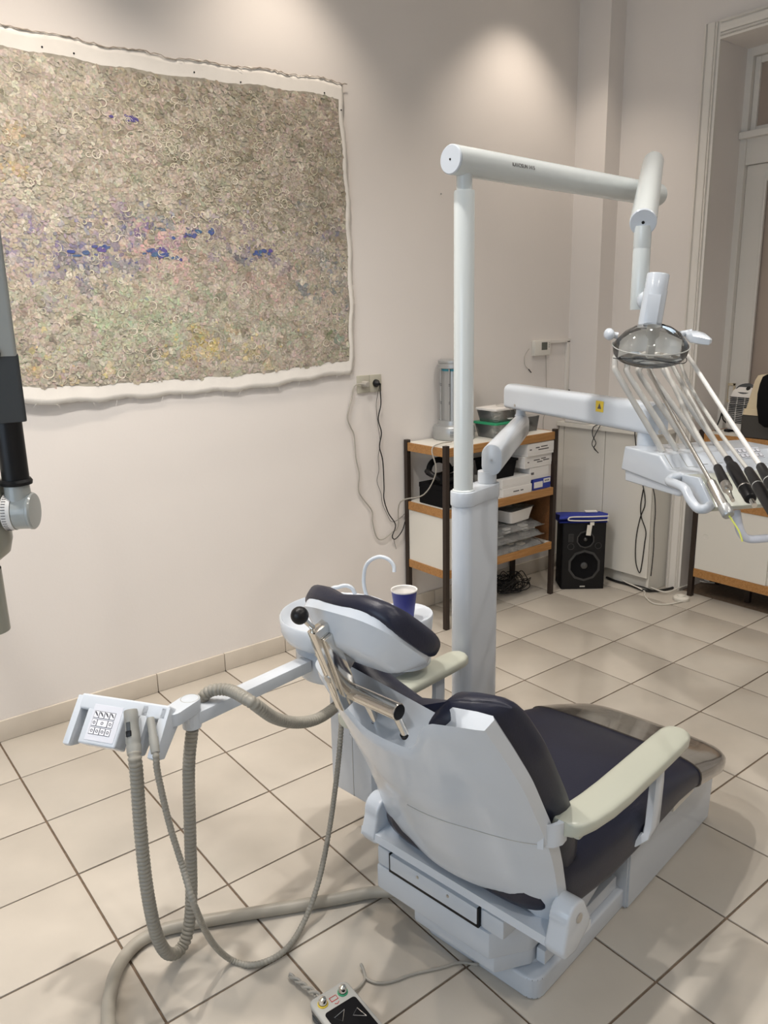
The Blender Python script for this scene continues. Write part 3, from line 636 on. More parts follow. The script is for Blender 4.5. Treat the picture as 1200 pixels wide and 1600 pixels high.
# loop handle on the side
P = [PL(1062, 744, 0.0), PL(1052, 746, -.02), PL(1046, 752, -.03), PL(1058, 757, -.035), PL(1070, 764, -.036), PL(1079, 781, -.036), PL(1090, 794, -.032), PL(1102, 795, -.022), PL(1109, 790, -.004)]
b = nb(); Q = smooth_path(P, 6); tube(b, Q, [.0125] * len(Q), 14); finish(b, 'grip_handle', M_white, arm_root)
# marked inserts on the slope
for px in ((1045, 722), (1068, 720), (1089, 716), (1112, 714)):
    d = ray(*px); p0_ = PL(1029, 711); p1_ = PL(1042, 733); nn = (p1_ - p0_).cross(Tl).normalized(); hit = CAM + d * ((p0_ - CAM).dot(nn) / d.dot(nn)); nn = nn if nn.z > 0 else -nn
    dn = (p1_ - p0_).normalized(); b = nb(); tube(b, [hit - dn * .03 + nn * .0006, hit + dn * .026 + nn * .0006, hit + dn * .026 + Tl * .022 + nn * .0006], .0009, 5); finish(b, 'insert_seam', M_greyp, tray, smooth=0)
# keypad at the right end of the slope
p0_ = PL(1029, 711); p1_ = PL(1042, 733); dn = (p1_ - p0_).normalized(); nn = (p1_ - p0_).cross(Tl).normalized(); nn = nn if nn.z > 0 else -nn
d = ray(1168, 708); hit = CAM + d * ((p0_ - CAM).dot(nn) / d.dot(nn)); Mk = frame(hit + nn * .0005, Tl, z=nn)
b = nb(); box2(b, (-.045, -.022, 0), (.045, .022, .001), .0004, Mk); kp = finish(b, 'keypad', M_keypad, arm_root, smooth=0)
for i in range(6):
    for j in range(2):
        cx, cy = -.037 + .0148 * i, -.011 + .02 * j
        b = nb(); box2(b, (cx - .006, cy - .007, .001), (cx + .006, cy + .007, .0014), 0, Mk); finish(b, 'key', M_keyring, kp, smooth=0)
        b = nb(); box2(b, (cx - .0045, cy - .0055, .0014), (cx + .0045, cy + .0055, .002), 0, Mk); finish(b, 'key_face', M_key, kp, smooth=0)
# tray bracket below (pale arm seen under the rest)
b = nb(); Q = smooth_path([PL(1150, 798, .10), PL(1157, 830, .10), PL(1170, 842, .12), PL(1200, 841, .16), PL(1230, 841, .22)], 6); tube(b, Q, .011, 10); finish(b, 'tray_bracket', M_keypad, arm_root)
# whip arms
def whip(pxs, l, r=.0068):
    D0 = (PZ(pxs[0][0], pxs[0][1], zT) - CAM).xy.length; n_ = len(pxs) - 1
    P = [PD(x, y, D0 + .05 * i / n_) for i, (x, y) in enumerate(pxs)]; return smooth_path(P, 7)
whips = [([(1036, 706), (968, 590), (961, 572), (963, 556), (976, 548)], .035), ([(1058, 704), (986, 592), (980, 574), (982, 556), (996, 549)], .090), ([(1078, 700), (1004, 592), (999, 575), (1001, 558), (1014, 551)], .140),
         ([(1098, 696), (1022, 592), (1016, 576), (1018, 559), (1030, 552)], .190), ([(1120, 694), (1046, 592), (1037, 573), (1038, 558), (1048, 552)], .235)]
for pxs, l in whips:
    b = nb(); tube(b, whip(pxs, l), .0088, 12); finish(b, 'whip_arm', M_tube, arm_root)

# handpieces with their hoses: separate things resting on the console
WD = (PZ(1078, 700, zT) - CAM).xy.length + .02
HG = 'handpieces lying on the instrument console'
def handpiece(label, hose_px, l_top, l_bot, top, bot, zt, zb, body, hose_m, hose_r, tip=None):
    a = PZ(*top, zt); c = PZ(*bot, zb); ax = (c - a).normalized(); Lh = (c - a).length
    o = thing('handpiece', c, label, 'handpiece', group=HG)
    M = frame(a, V((0, 0, 1)).cross(ax), z=ax)
    for nm, prof_, m in body(Lh):
        b_ = nb(); lathe(b_, prof_, M, 18); finish(b_, nm, m, o)
    P = []
    for i, (x, y) in enumerate(hose_px):
        f_ = i / len(hose_px); P.append(PD(x, y, (WD + l_top * .25 - .03) * (1 - f_) + math.hypot(*(a - CAM).xy) * f_))
    P.append(a + ax * .004); b_ = nb(); tube(b_, smooth_path(P, 6), hose_r, 10); finish(b_, 'hose', hose_m, o)
    if tip: tip(o, c, ax)
    return o
def steel_body(L): return [('sleeve', [(0, 0), (.0085, 0), (.0105, .004), (.0115, L * .72), (0, L * .72)], M_steel), ('nozzle_grip', [(0, L * .72), (.0125, L * .72), (.0135, L * .74), (.0135, L * .97), (.0115, L), (0, L)], M_silver)]
def fibre(o, c, ax):
    b_ = nb(); tube(b_, smooth_path([c - ax * .003, PD(1150, 822, (c - CAM).xy.length - .005), PD(1156, 833, (c - CAM).xy.length - .008), PD(1160, 846, (c - CAM).xy.length - .010)], 6), .0021, 8); finish(b_, 'light_fibre', M_fibre, o)
handpiece('brushed steel handpiece with yellow fibre hanging from its end', [(1006, 560), (1022, 595), (1060, 664)], .14, .1, (1110, 752), (1139, 806), zR + .05, zR - .012, steel_body, M_steel, .0048, fibre)
def motor_body(L): return [('grip', [(0, 0), (.0095, 0), (.0105, .004), (.0125, L * .52), (.011, L * .55), (0, L * .55)], M_black), ('collar', [(0, L * .54), (.0125, L * .54), (.0130, L * .60), (.0115, L * .68), (0, L * .68)], M_steel), ('spindle', [(0, L * .68), (.006, L * .68), (.0058, L * .80), (.0045, L * .81), (.0045, L), (0, L)], M_chrome)]
handpiece('slim black handpiece with stepped steel spindle and silver collar', [(1038, 570), (1058, 615), (1086, 672)], .19, .12, (1121, 730), (1145, 782), zR + .045, zR + .004, motor_body, M_tube, .0062)
def drill_body(L): return [('neck', [(0, 0), (.0095, 0), (.010, L * .12), (.013, L * .18), (0, L * .18)], M_black), ('grip', [(0, L * .16), (.0145, L * .18), (.0155, L * .25), (.0150, L * .66), (0, L * .66)], M_black), ('ring', [(.0152, L * .655), (.0158, L * .66), (.0158, L * .67), (.0150, L * .675)], M_steel), ('head', [(0, L * .67), (.0145, L * .675), (.0140, L * .86), (.012, L * .87), (0, L * .87)], M_black), ('spindle', [(0, L * .87), (.0065, L * .87), (.006, L), (0, L)], M_chrome)]
handpiece('thick black drill motor with silver ring and short spindle', [(1050, 570), (1082, 628), (1114, 684)], .22, .16, (1137, 717), (1179, 790), zR + .055, zR - .004, drill_body, M_tube, .0068)
def tool_body(L): return [('grip', [(0, 0), (.0085, 0), (.0100, .004), (.0125, L * .35), (.0135, L * .5), (.0125, L), (0, L)], M_black), ('mark_ring', [(.0130, L * .38), (.0134, L * .385), (.0134, L * .39), (.0130, L * .395)], M_greyp)]
handpiece('matt black scaler handpiece on a thin grey hose', [(1062, 566), (1080, 606), (1122, 672)], .25, .2, (1169, 734), (1212, 806), zR + .060, zR + .014, tool_body, M_tube, .005)
handpiece('black handpiece on a white hose at keypad end', [(1070, 550), (1084, 570), (1128, 638)], .28, .25, (1188, 728), (1228, 795), zR + .085, zR + .040, tool_body, M_whose, .0058)

# ================================================================== cuspidor (spittoon fountain)
ZW = 0.78
BC = V((0.717, -1.392, 0)); PC = V((0.862, -1.530, 0))
cus = thing('cuspidor', (0.80, -1.44, 0.17), 'white spittoon fountain with round bowl behind headrest', 'spittoon')
k1 = MC @ V((0.132, 0.652, 0)); ux = (MC.to_3x3() @ V((1, 0, 0))); vy = (MC.to_3x3() @ V((0, 1, 0)))
Mb = frame(V((k1.x, k1.y, 0)), ux, vy)
b = nb(); box2(b, (0, -.18, .17), (.20, 0, .70), .012, Mb); cbod = finish(b, 'cuspidor_body', M_white, cus)
b = nb(); box2(b, (-.0008, -.102, .175), (.002, -.100, .66), 0, Mb); finish(b, 'body_seam', M_greyp, cbod, smooth=0)
b = nb(); box2(b, (.02, -.375, .205), (.18, -.179, .235), .008, Mb); finish(b, 'mounting_bracket', M_white, cus)
b = nb(); lathe(b, [(.118, .60), (.125, .615), (.125, .675), (.112, .685), (.112, .695), (.13, .70), (.155, .715), (.165, .735), (.168, ZW - .004), (.165, ZW), (.161, ZW - .003), (.155, .755), (.12, .73), (.04, .715), (0, .712)], MX.Translation(BC), 44); finish(b, 'bowl', M_white, cus, smooth=50)
b = nb(); lathe(b, [(0, .628), (.078, .628), (.08, .635), (.08, .715), (.075, .72), (.075, .728), (.083, .732), (.087, ZW - .004), (.085, ZW), (.081, ZW - .002), (.06, ZW - .014), (.02, ZW - .018), (0, ZW - .018)], MX.Translation(PC), 36); finish(b, 'cup_platform', M_white, cus, smooth=50)
b = nb(); lathe(b, [(0, ZW - .0155), (.012, ZW - .0155), (.012, ZW - .0175)], MX.Translation(PC + V((-.02, -.03, 0))), 14); finish(b, 'drain', M_steel, cus)
mid = BC.lerp(PC, .55) + V((.07, .065, 0))
Df = (mid - CAM).xy.length
b = nb(); tube(b, smooth_path([V((mid.x, mid.y, ZW - .06)), PD(571, 925, Df), PD(569, 895, Df), PD(576, 878, Df - .01), (PD(592, 870, Df - .02)), PD(607, 874, Df - .03), PD(615, 884, Df - .035), PD(616, 894, Df - .04)], 6), .0058, 12); finish(b, 'cup_filler_tap', M_white, cus)
b = nb(); tube(b, smooth_path([V((mid.x - .05, mid.y + .01, ZW - .06)), PD(521, 925, Df), PD(530, 917, Df), PD(541, 915, Df), PD(550, 919, Df), PD(555, 928, Df)], 6), .0062, 12); finish(b, 'bowl_rinse_tap', M_white, cus)
b = nb(); lathe(b, [(0, .60), (.05, .60), (.05, ZW - .03), (0, ZW - .03)], MX.Translation((mid.x - .02, mid.y, 0)), 20); finish(b, 'tap_block', M_white, cus)

# paper cup on the platform
cc = PZ(617, 965, ZW - .013)
cup = thing('paper_cup', (PC.x - .005, PC.y - .01, ZW - .0125), 'blue paper cup with white rim on the spittoon platform', 'cup')
Mcp = MW[cup.name]
b = nb(); lathe(b, [(0, .004), (.026, .004), (.026, 0), (.0265, 0), (.0375, .088), (.0365, .088), (.0255, .006), (0, .006)], Mcp, 28); finish(b, 'cup_wall', M_bluep, cup)
b = nb(); lathe(b, [(.0252, .0065), (.0362, .0875), (.0362, .0882), (.0385, .0900), (.0385, .0865), (.0374, .0865), (.0358, .0845), (.0251, .0065)], Mcp, 28); finish(b, 'rim', M_card, cup)

# ================================================================== assistant's holder on its arm
ZS = 0.69
hold = thing('assistant_instrument_holder', PZ(300, 1112, ZS), 'white assistant console with keypad on a flat swing arm', 'instrument holder')
Apv = PZ(297, 1098, ZS + .01); Ab = V((BC.x, BC.y, 0))
ad_ = (V((Ab.x, Ab.y, 0)) - V((Apv.x, Apv.y, 0))).normalized(); al = (V((Ab.x, Ab.y, 0)) - V((Apv.x, Apv.y, 0))).length
M = frame(V((Apv.x, Apv.y, ZS - .035)), ad_, z=(0, 0, 1))
b = nb(); box2(b, (-.02, -.022, -.012), (al - .128, .022, .022), .003, M); finish(b, 'main_arm', M_white, hold)
b = nb(); lathe(b, [(0, -.02), (.024, -.02), (.024, .026), (0, .026)], M, 22); finish(b, 'pivot_core', M_white, hold)
K0 = PZ(279, 1116, ZS); kd = (V((K0.x, K0.y, 0)) - V((Apv.x, Apv.y, 0))); kl = kd.length; kd.normalize()
M = frame(V((Apv.x, Apv.y, ZS)), kd, z=(0, 0, 1))
b = nb(); prism(b, stadium((0, 0), (kl + .02, 0), .026, 10), .034, M @ MX.Translation((0, 0, -.012)), bev=.003); lk = finish(b, 'link_arm', M_white, hold)
b = nb(); lathe(b, [(.0215, .0222), (.0225, .0228), (.0235, .0222)], M, 28); finish(b, 'pivot_ring', M_greyp, lk)
# console: a tilted plate with cheeks and slots
kx = (PZ(262, 1108, ZS + .04) - PZ(142, 1084, ZS + .05)); kx.z = 0; kx.normalize()
kz = V((0, 0, 1)).cross(kx); kz = kz if kz.dot(CAM - Apv) > 0 else -kz       # horizontal, towards the camera
tilt = math.radians(40)
kn = (kz * math.cos(tilt) + V((0, 0, math.sin(tilt)))).normalized(); ku = kn.cross(kx); ku = ku if ku.z > 0 else -ku
KO = PZ(196, 1092, ZS + .045)                                                 # middle of the top edge
Mk = frame(KO, kx, ku); Mk = Mk if (Mk.to_3x3() @ V((0, 0, 1))).dot(kn) > 0 else Mk
def kb(a, c, bev=.004, bm=None, seg=2): return box2(bm or nb(), a, c, bev, Mk, seg)
b = nb(); kb((-.125, -.038, -.045), (.125, .0, .0), .006, b, 3)
kb((-.095, -.118, -.05), (.012, -.03, .0), .006, b, 3)
finish(b, 'console_plate', M_white, hold)
def finger(x0, x1, nm='slot_finger'):
    b = nb(); poly = [(-.005, 0), (-.125, 0), (-.128, -.012), (-.118, -.042), (-.02, -.062), (-.005, -.05)]
    prism(b, [(y, z) for y, z in poly], x1 - x0, Mk @ frame((x0, 0, 0), (0, 1, 0), (0, 0, 1)), bev=.004); return finish(b, nm, M_white, hold)
finger(-.135, -.116); finger(.052, .074); finger(.104, .128)
b = nb(); box2(b, (-.078, -.108, -.001), (.004, -.022, .0008), .0004, Mk); kp = finish(b, 'keypad', M_keypad, hold, smooth=0)
for i in range(4):
    for j in range(3):
        if j == 1 and i == 2: continue
        x0 = -.064 + i * .0152; y0 = -.046 - j * .0195; w2 = .0062 + (.0076 if (j == 1 and i == 1) else 0); xc = x0 + (.0076 if (j == 1 and i == 1) else 0)
        b = nb(); box2(b, (xc - w2 - .001, y0 - .0085, .0008), (xc + w2 + .001, y0 + .0085, .0013), 0, Mk); kf = finish(b, 'key', M_keyring, kp, smooth=0)
        b = nb(); box2(b, (xc - w2, y0 - .0075, .0012), (xc + w2, y0 + .0075, .0018), 0, Mk); finish(b, 'key_face', M_key, kp, smooth=0)
        b = nb()
        if j == 0:
            prism(b, [(-.005, .004), (-.001, .0), (.003, -.004), (.005, -.003), (.001, .003), (-.003, .006)], .0004, Mk @ MX.Translation((xc, y0, .0018)))
            prism(b, [(-.005, .0065), (-.002, .0065), (-.005, .003)], .0004, Mk @ MX.Translation((xc, y0, .0018)))
        else: lathe(b, [(.0022, 0), (.0022, .0004), (.0036, .0004), (.0036, 0)], Mk @ MX.Translation((xc, y0, .0018)), 12)
        finish(b, 'key_symbol', M_keyring, kp, smooth=0)

# suction handles and hoses (each hangs in the holder)
Dh = (PZ(205, 1150, ZS) - CAM).xy.length; Dp = (V((Apv.x, Apv.y, 0)) - CAM).xy.length
suc = thing('suction_hose', PD(272, 1500, Dh), 'thick ribbed grey suction hose looping below the assistant console', 'hose')
S0_ = Mk @ V((.033, -.012, .022)); S0_ = PD(204, 1109, (S0_ - CAM).xy.length - .016); S1_ = PD(210, 1178, (S0_ - CAM).xy.length - .062); sx = (S1_ - S0_).normalized(); Lh = (S1_ - S0_).length
M = frame(S0_, kx - sx * kx.dot(sx), z=sx)
b = nb(); lathe(b, [(.010, .012), (.0125, 0), (.0155, .001), (.0165, .006), (.0165, .028), (.0155, .032), (.0165, .06), (.0175, .075), (.016, .08), (.0175, .085), (.0165, Lh), (0, Lh)], M, 22); sh_ = finish(b, 'suction_handle', M_handle, suc)
fy_ = 1 if (M.to_3x3() @ V((0, 1, 0))).dot(CAM - S0_) > 0 else -1
b = nb(); box2(b, (-.005, fy_ * .0125, .030), (.005, fy_ * .0172, .062), .001, M); finish(b, 'valve_slot', M_xdark, sh_)
b = nb(); box2(b, (-.0065, fy_ * .0125, .050), (.0065, fy_ * .0195, .064), .002, M); finish(b, 'slide_valve', M_black, sh_)
b = nb(); lathe(b, [(0, .006), (.0118, .006)], M, 20); finish(b, 'suction_mouth', M_xdark, sh_)
Ds = (S1_ - CAM).xy.length
P = [S1_ - sx * .006, S1_ + sx * .012, S1_ + V((0, 0, -.04)) + sx * .01, PD(219, 1290, Ds), PD(229, 1385, Ds), PD(243, 1455, Ds + .01), PD(260, 1488, Ds + .03), PD(279, 1486, Ds + .06), PD(293, 1458, Dp - .03), PD(299, 1400, Dp - .01), PD(297, 1300, Dp), PD(295, 1200, Dp), V((Apv.x, Apv.y, ZS - .062))]
b = nb(); ribbed(b, P, .0165); finish(b, 'ribbed_tube', M_hose, suc, smooth=60)
P = [PD(314, 1096, Dp + .055), PD(320, 1086, Dp + .045), PZ(334, 1078, ZS + .018), PZ(360, 1079, ZS + .022), PD(393, 1097, Dp - .075), PD(430, 1122, Dp - .01), PD(468, 1129, Dp + .08), PD(500, 1121, Dp + .16), PD(530, 1100, Dp + .28)]
b = nb(); ribbed(b, P, .0165); finish(b, 'ribbed_tube', M_hose, suc, smooth=60)
sal = thing('saliva_ejector_hose', PD(390, 1508, Dh + .05), 'thin grey saliva ejector hose hanging in a wide loop', 'hose')
S0_ = Mk @ V((.089, -.018, .016)); S0_ = PD(235, 1121, (S0_ - CAM).xy.length - .012); S1_ = PD(243, 1177, (S0_ - CAM).xy.length - .060); sx = (S1_ - S0_).normalized(); Lh = (S1_ - S0_).length; M = frame(S0_, kx - sx * kx.dot(sx), z=sx)
b = nb(); lathe(b, [(.004, .012), (.005, 0), (.0085, .001), (.0095, .006), (.0098, .045), (.0112, .05), (.0105, .085), (.0085, Lh), (0, Lh)], M, 18); eh_ = finish(b, 'ejector_handle', M_handle, sal)
b = nb(); lathe(b, [(0, .0045), (.0048, .0045)], M, 14); finish(b, 'ejector_mouth', M_xdark, eh_)
De = (LP((0.10, 0.5, 0)) - CAM).xy.length
Ds = (S1_ - CAM).xy.length - .01
P = [S1_ - sx * .006, S1_ + sx * .01, S1_ + V((0, 0, -.04)) + sx * .012, PDf(264, 1285, Ds), PDf(284, 1350, Ds - .01), PDf(304, 1415, Ds - .06), PDf(330, 1470, Ds), PDf(362, 1500, Dh + .02), PDf(400, 1507, Dh + .05), PDf(445, 1485, Dh + .05), PDf(475, 1440, Dh + .07), PDf(497, 1380, Dh + .12), PDf(513, 1305, Dh + .22), PDf(524, 1230, Dh + .25), PDf(531, 1165, Dh + .27), PDf(534, 1120, Dh + .29)]
b = nb(); ribbed(b, P, .0082, .009, .0016, 12); finish(b, 'ribbed_tube', M_hose, sal, smooth=60)
# smooth supply hose on the floor
P = [LP((0.06, 0.235, .05)), PZ(585, 1394, .02), PZ(530, 1404, .0175), PZ(460, 1416, .0175), PZ(380, 1429, .0175), PZ(310, 1441, .0175), PZ(255, 1453, .0175), PZ(212, 1476, .0175), PZ(184, 1513, .0175), PZ(171, 1560, .0175), PZ(170, 1610, .0175), PZ(178, 1680, .0175), PZ(190, 1760, .0175)]
b = nb(); tube(b, smooth_path(P, 8), .017, 16)
finish(b, 'supply_hose', M_hose2, label='smooth grey-beige supply hose lying on the tiles', cat='hose')

# ================================================================== foot control
F0 = PZ(520, 1567, .045)
px0, py0 = 0.268, -1.875
ped = thing('foot_control', (.322, -1.985, 0), 'grey foot control with two chrome buttons on the tiles', 'foot pedal', math.radians(-2))
Mf = MW[ped.name]
b = nb(); prism(b, rrect(-.052, -.115, .052, .115, .016), .012, Mf @ MX.Translation((0, 0, 0)), bev=.003); box2(b, (-.050, -.112, .01), (.050, .112, .034), .006, Mf); finish(b, 'pedal_base', M_xdark, ped)
b = nb(); prism(b, rrect(-.054, -.117, .054, .117, .016), .014, Mf @ MX.Translation((0, 0, .030)), bev=.005, seg=3); finish(b, 'pedal_top', M_greyp, ped)
b = nb(); prism(b, rrect(-.042, -.107, .044, .062, .008), .003, Mf @ MX.Translation((0, 0, .043)), bev=.001); pp = finish(b, 'pressure_plate', M_matte, ped)
for cx, cy, rot in ((-.012, .035, 30), (.026, .012, -60), (-.026, .0, 120), (.0, -.03, 210)):
    pts3 = [V((math.cos(math.radians(rot + a)) * .017, math.sin(math.radians(rot + a)) * .017, .0465)) + V((cx, cy, 0)) for a in (0, 140, 220, 360)]
    b = nb(); tube(b, [Mf @ p for p in pts3], .0008, 5); finish(b, 'arrow_outline', M_steel, pp, smooth=0)
for cx, m in ((-.029, M_yellow), (.027, M_green)):
    b = nb(); lathe(b, [(.013, .043), (.0125, .047), (.011, .048)], Mf @ MX.Translation((cx, .088, 0)), 18); cl = finish(b, 'button_collar', m, ped)
    b = nb(); lathe(b, [(.010, .047), (.010, .056), (.008, .061), (.004, .063), (0, .0635)], Mf @ MX.Translation((cx, .088, 0)), 18); finish(b, 'button', M_chrome, cl)
b = nb(); tube(b, [Mf @ V(p) for p in ((-.009, .080, .0446), (.009, .080, .0446), (.009, .092, .0446), (-.009, .092, .0446), (-.009, .080, .0446))], .0009, 5); tube(b, [Mf @ V(p) for p in ((-.006, .072, .0446), (0, .068, .0446), (.006, .072, .0446))], .0009, 5); finish(b, 'red_symbol', M_red, ped, smooth=0)
# twisted cord loop and the cord to the chair base
b = nb()
c0, c1 = PZ(497, 1556, .02), PZ(452, 1523, .012)
for ph in (0, math.pi):
    ax = (c1 - c0).normalized(); sd_ = ax.cross(V((0, 0, 1))); P = []
    for k in range(41):
        t = k / 40; a_ = t * 4.5 * math.pi + ph; rr = .0052 * (1 - .4 * t); P.append(c0.lerp(c1, t) + sd_ * math.cos(a_) * rr + V((0, 0, math.sin(a_) * rr)))
    tube(b, P, .0036, 8)
finish(b, 'twisted_cord', M_greycord, ped)
P = [PZ(545, 1552, .02), PZ(560, 1543, .008), PZ(570, 1530, .006), PZ(569, 1518, .010), PZ(564, 1507, .018), PZ(567, 1512, .008), PZ(572, 1528, .006), PZ(590, 1536, .005), PZ(615, 1533, .005), PZ(645, 1522, .005), PZ(690, 1512, .005), PZ(718, 1504, .006), LP((0.004, -.03, .012))]
b = nb(); tube(b, smooth_path(P, 7), .0036, 8); finish(b, 'pedal_cord', M_greycord, ped)

# ================================================================== x-ray unit at the left edge of the frame
DXr = 1.70
xr = thing('xray_unit', (-0.5, -0.01, 1.9), 'grey wall-mounted dental x-ray unit with vertical telescopic arm', 'x-ray unit')
def col_at(x, y): return PD(x, y, DXr)
cA = col_at(18, 600); cx_, cy_ = cA.x - .012, cA.y
vd = (V((CAM.x, CAM.y, 0)) - V((cx_, cy_, 0))).normalized(); vr = V((-vd.y, vd.x, 0))
Mx = frame(V((cx_, cy_, 0)), vr, -vd); z_ = lambda y, x=18: col_at(x, y).z
b = nb(); prism(b, rrect(-.04, -.03, .028, .03, .006), 2.36 - z_(556), Mx @ MX.Translation((0, 0, z_(556))), bev=.003); ga = finish(b, 'upper_arm', M_xgrey, xr)
b = nb(); lathe(b, [(0, .004), (.011, .004), (.012, 0)], Mx @ frame((-.012, -.0305, z_(551)), (1, 0, 0), z=(0, -1, 0)), 18); finish(b, 'arm_bolt', M_black, ga)
b = nb(); prism(b, rrect(-.038, -.028, .030, .027, .006), z_(552) - z_(658), Mx @ MX.Translation((0, 0, z_(658))), bev=.003); finish(b, 'dark_sleeve', M_xdark, xr)
b = nb(); lathe(b, [(0, z_(752)), (.0255, z_(752)), (.0255, z_(650)), (0, z_(650))], Mx @ MX.Translation((-.004, 0, 0)), 24); finish(b, 'telescopic_tube', M_black, xr)
b = nb(); lathe(b, [(.025, z_(758)), (.030, z_(757)), (.031, z_(752)), (.028, z_(748)), (.025, z_(748))], Mx @ MX.Translation((-.004, 0, 0)), 26); finish(b, 'tube_ring', M_black, xr)
b = nb(); lathe(b, [(0, z_(800)), (.027, z_(800)), (.0235, z_(757)), (0, z_(757))], Mx @ MX.Translation((-.004, 0, 0)), 24)
kd_ = (vr * 0.93 + vd * 0.36).normalized(); kc = V((cx_, cy_, z_(800))) - vr * .002
Mq = frame(kc, V((0, 0, 1)), z=kd_); lathe(b, [(0, -.010), (.034, -.010), (.036, -.009), (.036, .020), (0, .020)], Mq, 32); kn_ = finish(b, 'knuckle', M_xgrey, xr)
b = nb(); lathe(b, [(.0362, .018), (.0375, .020), (.0375, .024), (.035, .027), (0, .028)], Mq, 32); finish(b, 'knuckle_disc', M_xgrey, kn_)
b = nb(); lathe(b, [(0, -.028), (.0375, -.028), (.0375, -.0102), (0, -.0102)], Mq, 32); sc_ = finish(b, 'angle_scale', M_card, kn_)
for k in range(40):
    a = math.radians(k * 9); b = nb(); p = V((.0377 * math.cos(a), .0377 * math.sin(a), 0)); box2(b, (-.0006, -.0006, -.026), (.0006, .0006, -.018), 0, Mq @ MX.Translation(p)); finish(b, 'scale_mark', M_print, sc_, smooth=0)
b = nb(); hc = kc - kd_ * .104 + V((0, 0, -.02))
lathe(b, [(0, -.085), (.05, -.080), (.068, -.066), (.075, -.04), (.075, .07), (.06, .10), (0, .105)], frame(hc, kd_, z=(0, 0, 1)), 32); finish(b, 'tube_head', M_xolive, xr)
b = nb(); b0 = V((cx_, cy_, 0)); cn = hc + V((0, 0, -.10))
e0 = col_at(-24, 905); e1 = col_at(-7, 985); ex = (e1 - e0).normalized()
lathe(b, [(.034, 0), (.034, (e1 - e0).length + .02), (.031, (e1 - e0).length + .02), (.031, 0)], frame(e0 - ex * .02, kd_, z=ex), 28); finish(b, 'cone', M_xolive, xr)
b = nb(); pt = V((-.5, -.032, 2.33)); tube(b, [V((cx_, cy_, 2.33)), pt], .026, 16); finish(b, 'swing_arm', M_xgrey, xr)
b = nb(); box2(b, (-.60, -.03, 2.15), (-.40, -.001, 2.5), .008); finish(b, 'wall_plate', M_xgrey, xr)

# ================================================================== unstretched canvas painting pinned to the wall
pic = thing('canvas_painting', (0.72, -0.005, 1.32), 'large unframed floral canvas with torn white border pinned to the wall', 'painting')
PXL, PXR = -0.36, 1.815
def p_top(x): return 2.625 + 0.018 * (x - .35) + 0.006 * math.sin(x * 5.0) + 0.004 * math.sin(x * 23 + 1)
def p_bot(x): return 1.322 - 0.006 * math.sin((x - .2) * 1.9) + 0.030 * sst(1.2, 1.82, x) + 0.004 * math.sin(x * 31) + 0.012 * (1 - sst(.2, .5, x))
def p_right(z): return 1.803 + 0.012 * math.sin(z * 4.2) + 0.004 * math.sin(z * 27)
def p_off(x, z): return -0.012 - 0.006 * math.sin(x * 3.1 + z) - 0.014 * math.exp(-(z - 1.32) / 0.12) * (0.7 + .3 * math.sin(x * 6)) - 0.004 * math.sin(z * 9)
def canvas_sheet(bm, mt, mb, mr, ml, dy, nx=150, nz=60, jag=0.0, thick=True):
    rows = []
    for j in range(nz + 1):
        row = []
        for i in range(nx + 1):
            fx, fz = i / nx, j / nz; x = PXL + ml + fx * (PXR - PXL - ml); zt, zb = p_top(x) - mt, p_bot(x) + mb; z = zb + fz * (zt - zb)
            xr_ = p_right(z) - mr; x = PXL + ml + fx * (xr_ - PXL - ml)
            if jag and (i in (0, nx) or j in (0, nz)): x += random.uniform(-jag, jag); z += random.uniform(-jag, jag)
            row.append(bm.verts.new((x, p_off(x, z) + dy, z)))
        rows.append(row)
    for a, c in zip(rows, rows[1:]):
        for k in range(nx): bm.faces.new((a[k], a[k + 1], c[k + 1], c[k]))
b = nb(); canvas_sheet(b, 0, 0, 0, 0, 0, jag=.0035); cs_ = finish(b, 'canvas', M_canvas, pic, smooth=60)
sol = cs_.modifiers.new('cloth', 'SOLIDIFY'); sol.thickness = 0.0015; sol.offset = 0
# brown frayed top edge
b = nb(); P = [V((x, p_off(x, p_top(x)) - .004, p_top(x) + random.uniform(-.004, .004))) for x in [PXL + k * (PXR - PXL) / 150 for k in range(151)]]
tube(b, P, [random.uniform(.0010, .0028) for _ in P], 6); finish(b, 'frayed_edge', M_fray, pic)

M_paint = bpy.data.materials.new('oil_paint'); M_paint.use_nodes = True; nt = M_paint.node_tree
at = nt.nodes.new('ShaderNodeAttribute'); at.attribute_name = 'Col'; bs = nt.nodes['Principled BSDF']; bs.inputs['Roughness'].default_value = .62
tc = nt.nodes.new('ShaderNodeTexCoord'); ns = nt.nodes.new('ShaderNodeTexNoise'); ns.inputs['Scale'].default_value = 120; ns.inputs['Detail'].default_value = 5
nt.links.new(tc.outputs['Object'], ns.inputs['Vector']); mr = nt.nodes.new('ShaderNodeMapRange'); mr.inputs['To Min'].default_value = .80; mr.inputs['To Max'].default_value = 1.25; mr.inputs['From Min'].default_value = .3; mr.inputs['From Max'].default_value = .7
hs = nt.nodes.new('ShaderNodeHueSaturation'); nt.links.new(ns.outputs['Fac'], mr.inputs['Value']); nt.links.new(mr.outputs[0], hs.inputs['Value']); nt.links.new(at.outputs['Color'], hs.inputs['Color']); nt.links.new(hs.outputs['Color'], bs.inputs['Base Color'])
bpn = nt.nodes.new('ShaderNodeBump'); bpn.inputs['Strength'].default_value = .5; bpn.inputs['Distance'].default_value = .002; nt.links.new(ns.outputs['Fac'], bpn.inputs['Height']); nt.links.new(bpn.outputs['Normal'], bs.inputs['Normal'])
def lin(c): return tuple((q / 255 / 12.92) if q / 255 <= .04045 else ((q / 255 + .055) / 1.055) ** 2.4 for q in c)
def gs(x, z, cx, cz, sx, sz): return math.exp(-((x - cx) / sx) ** 2 - ((z - cz) / sz) ** 2)
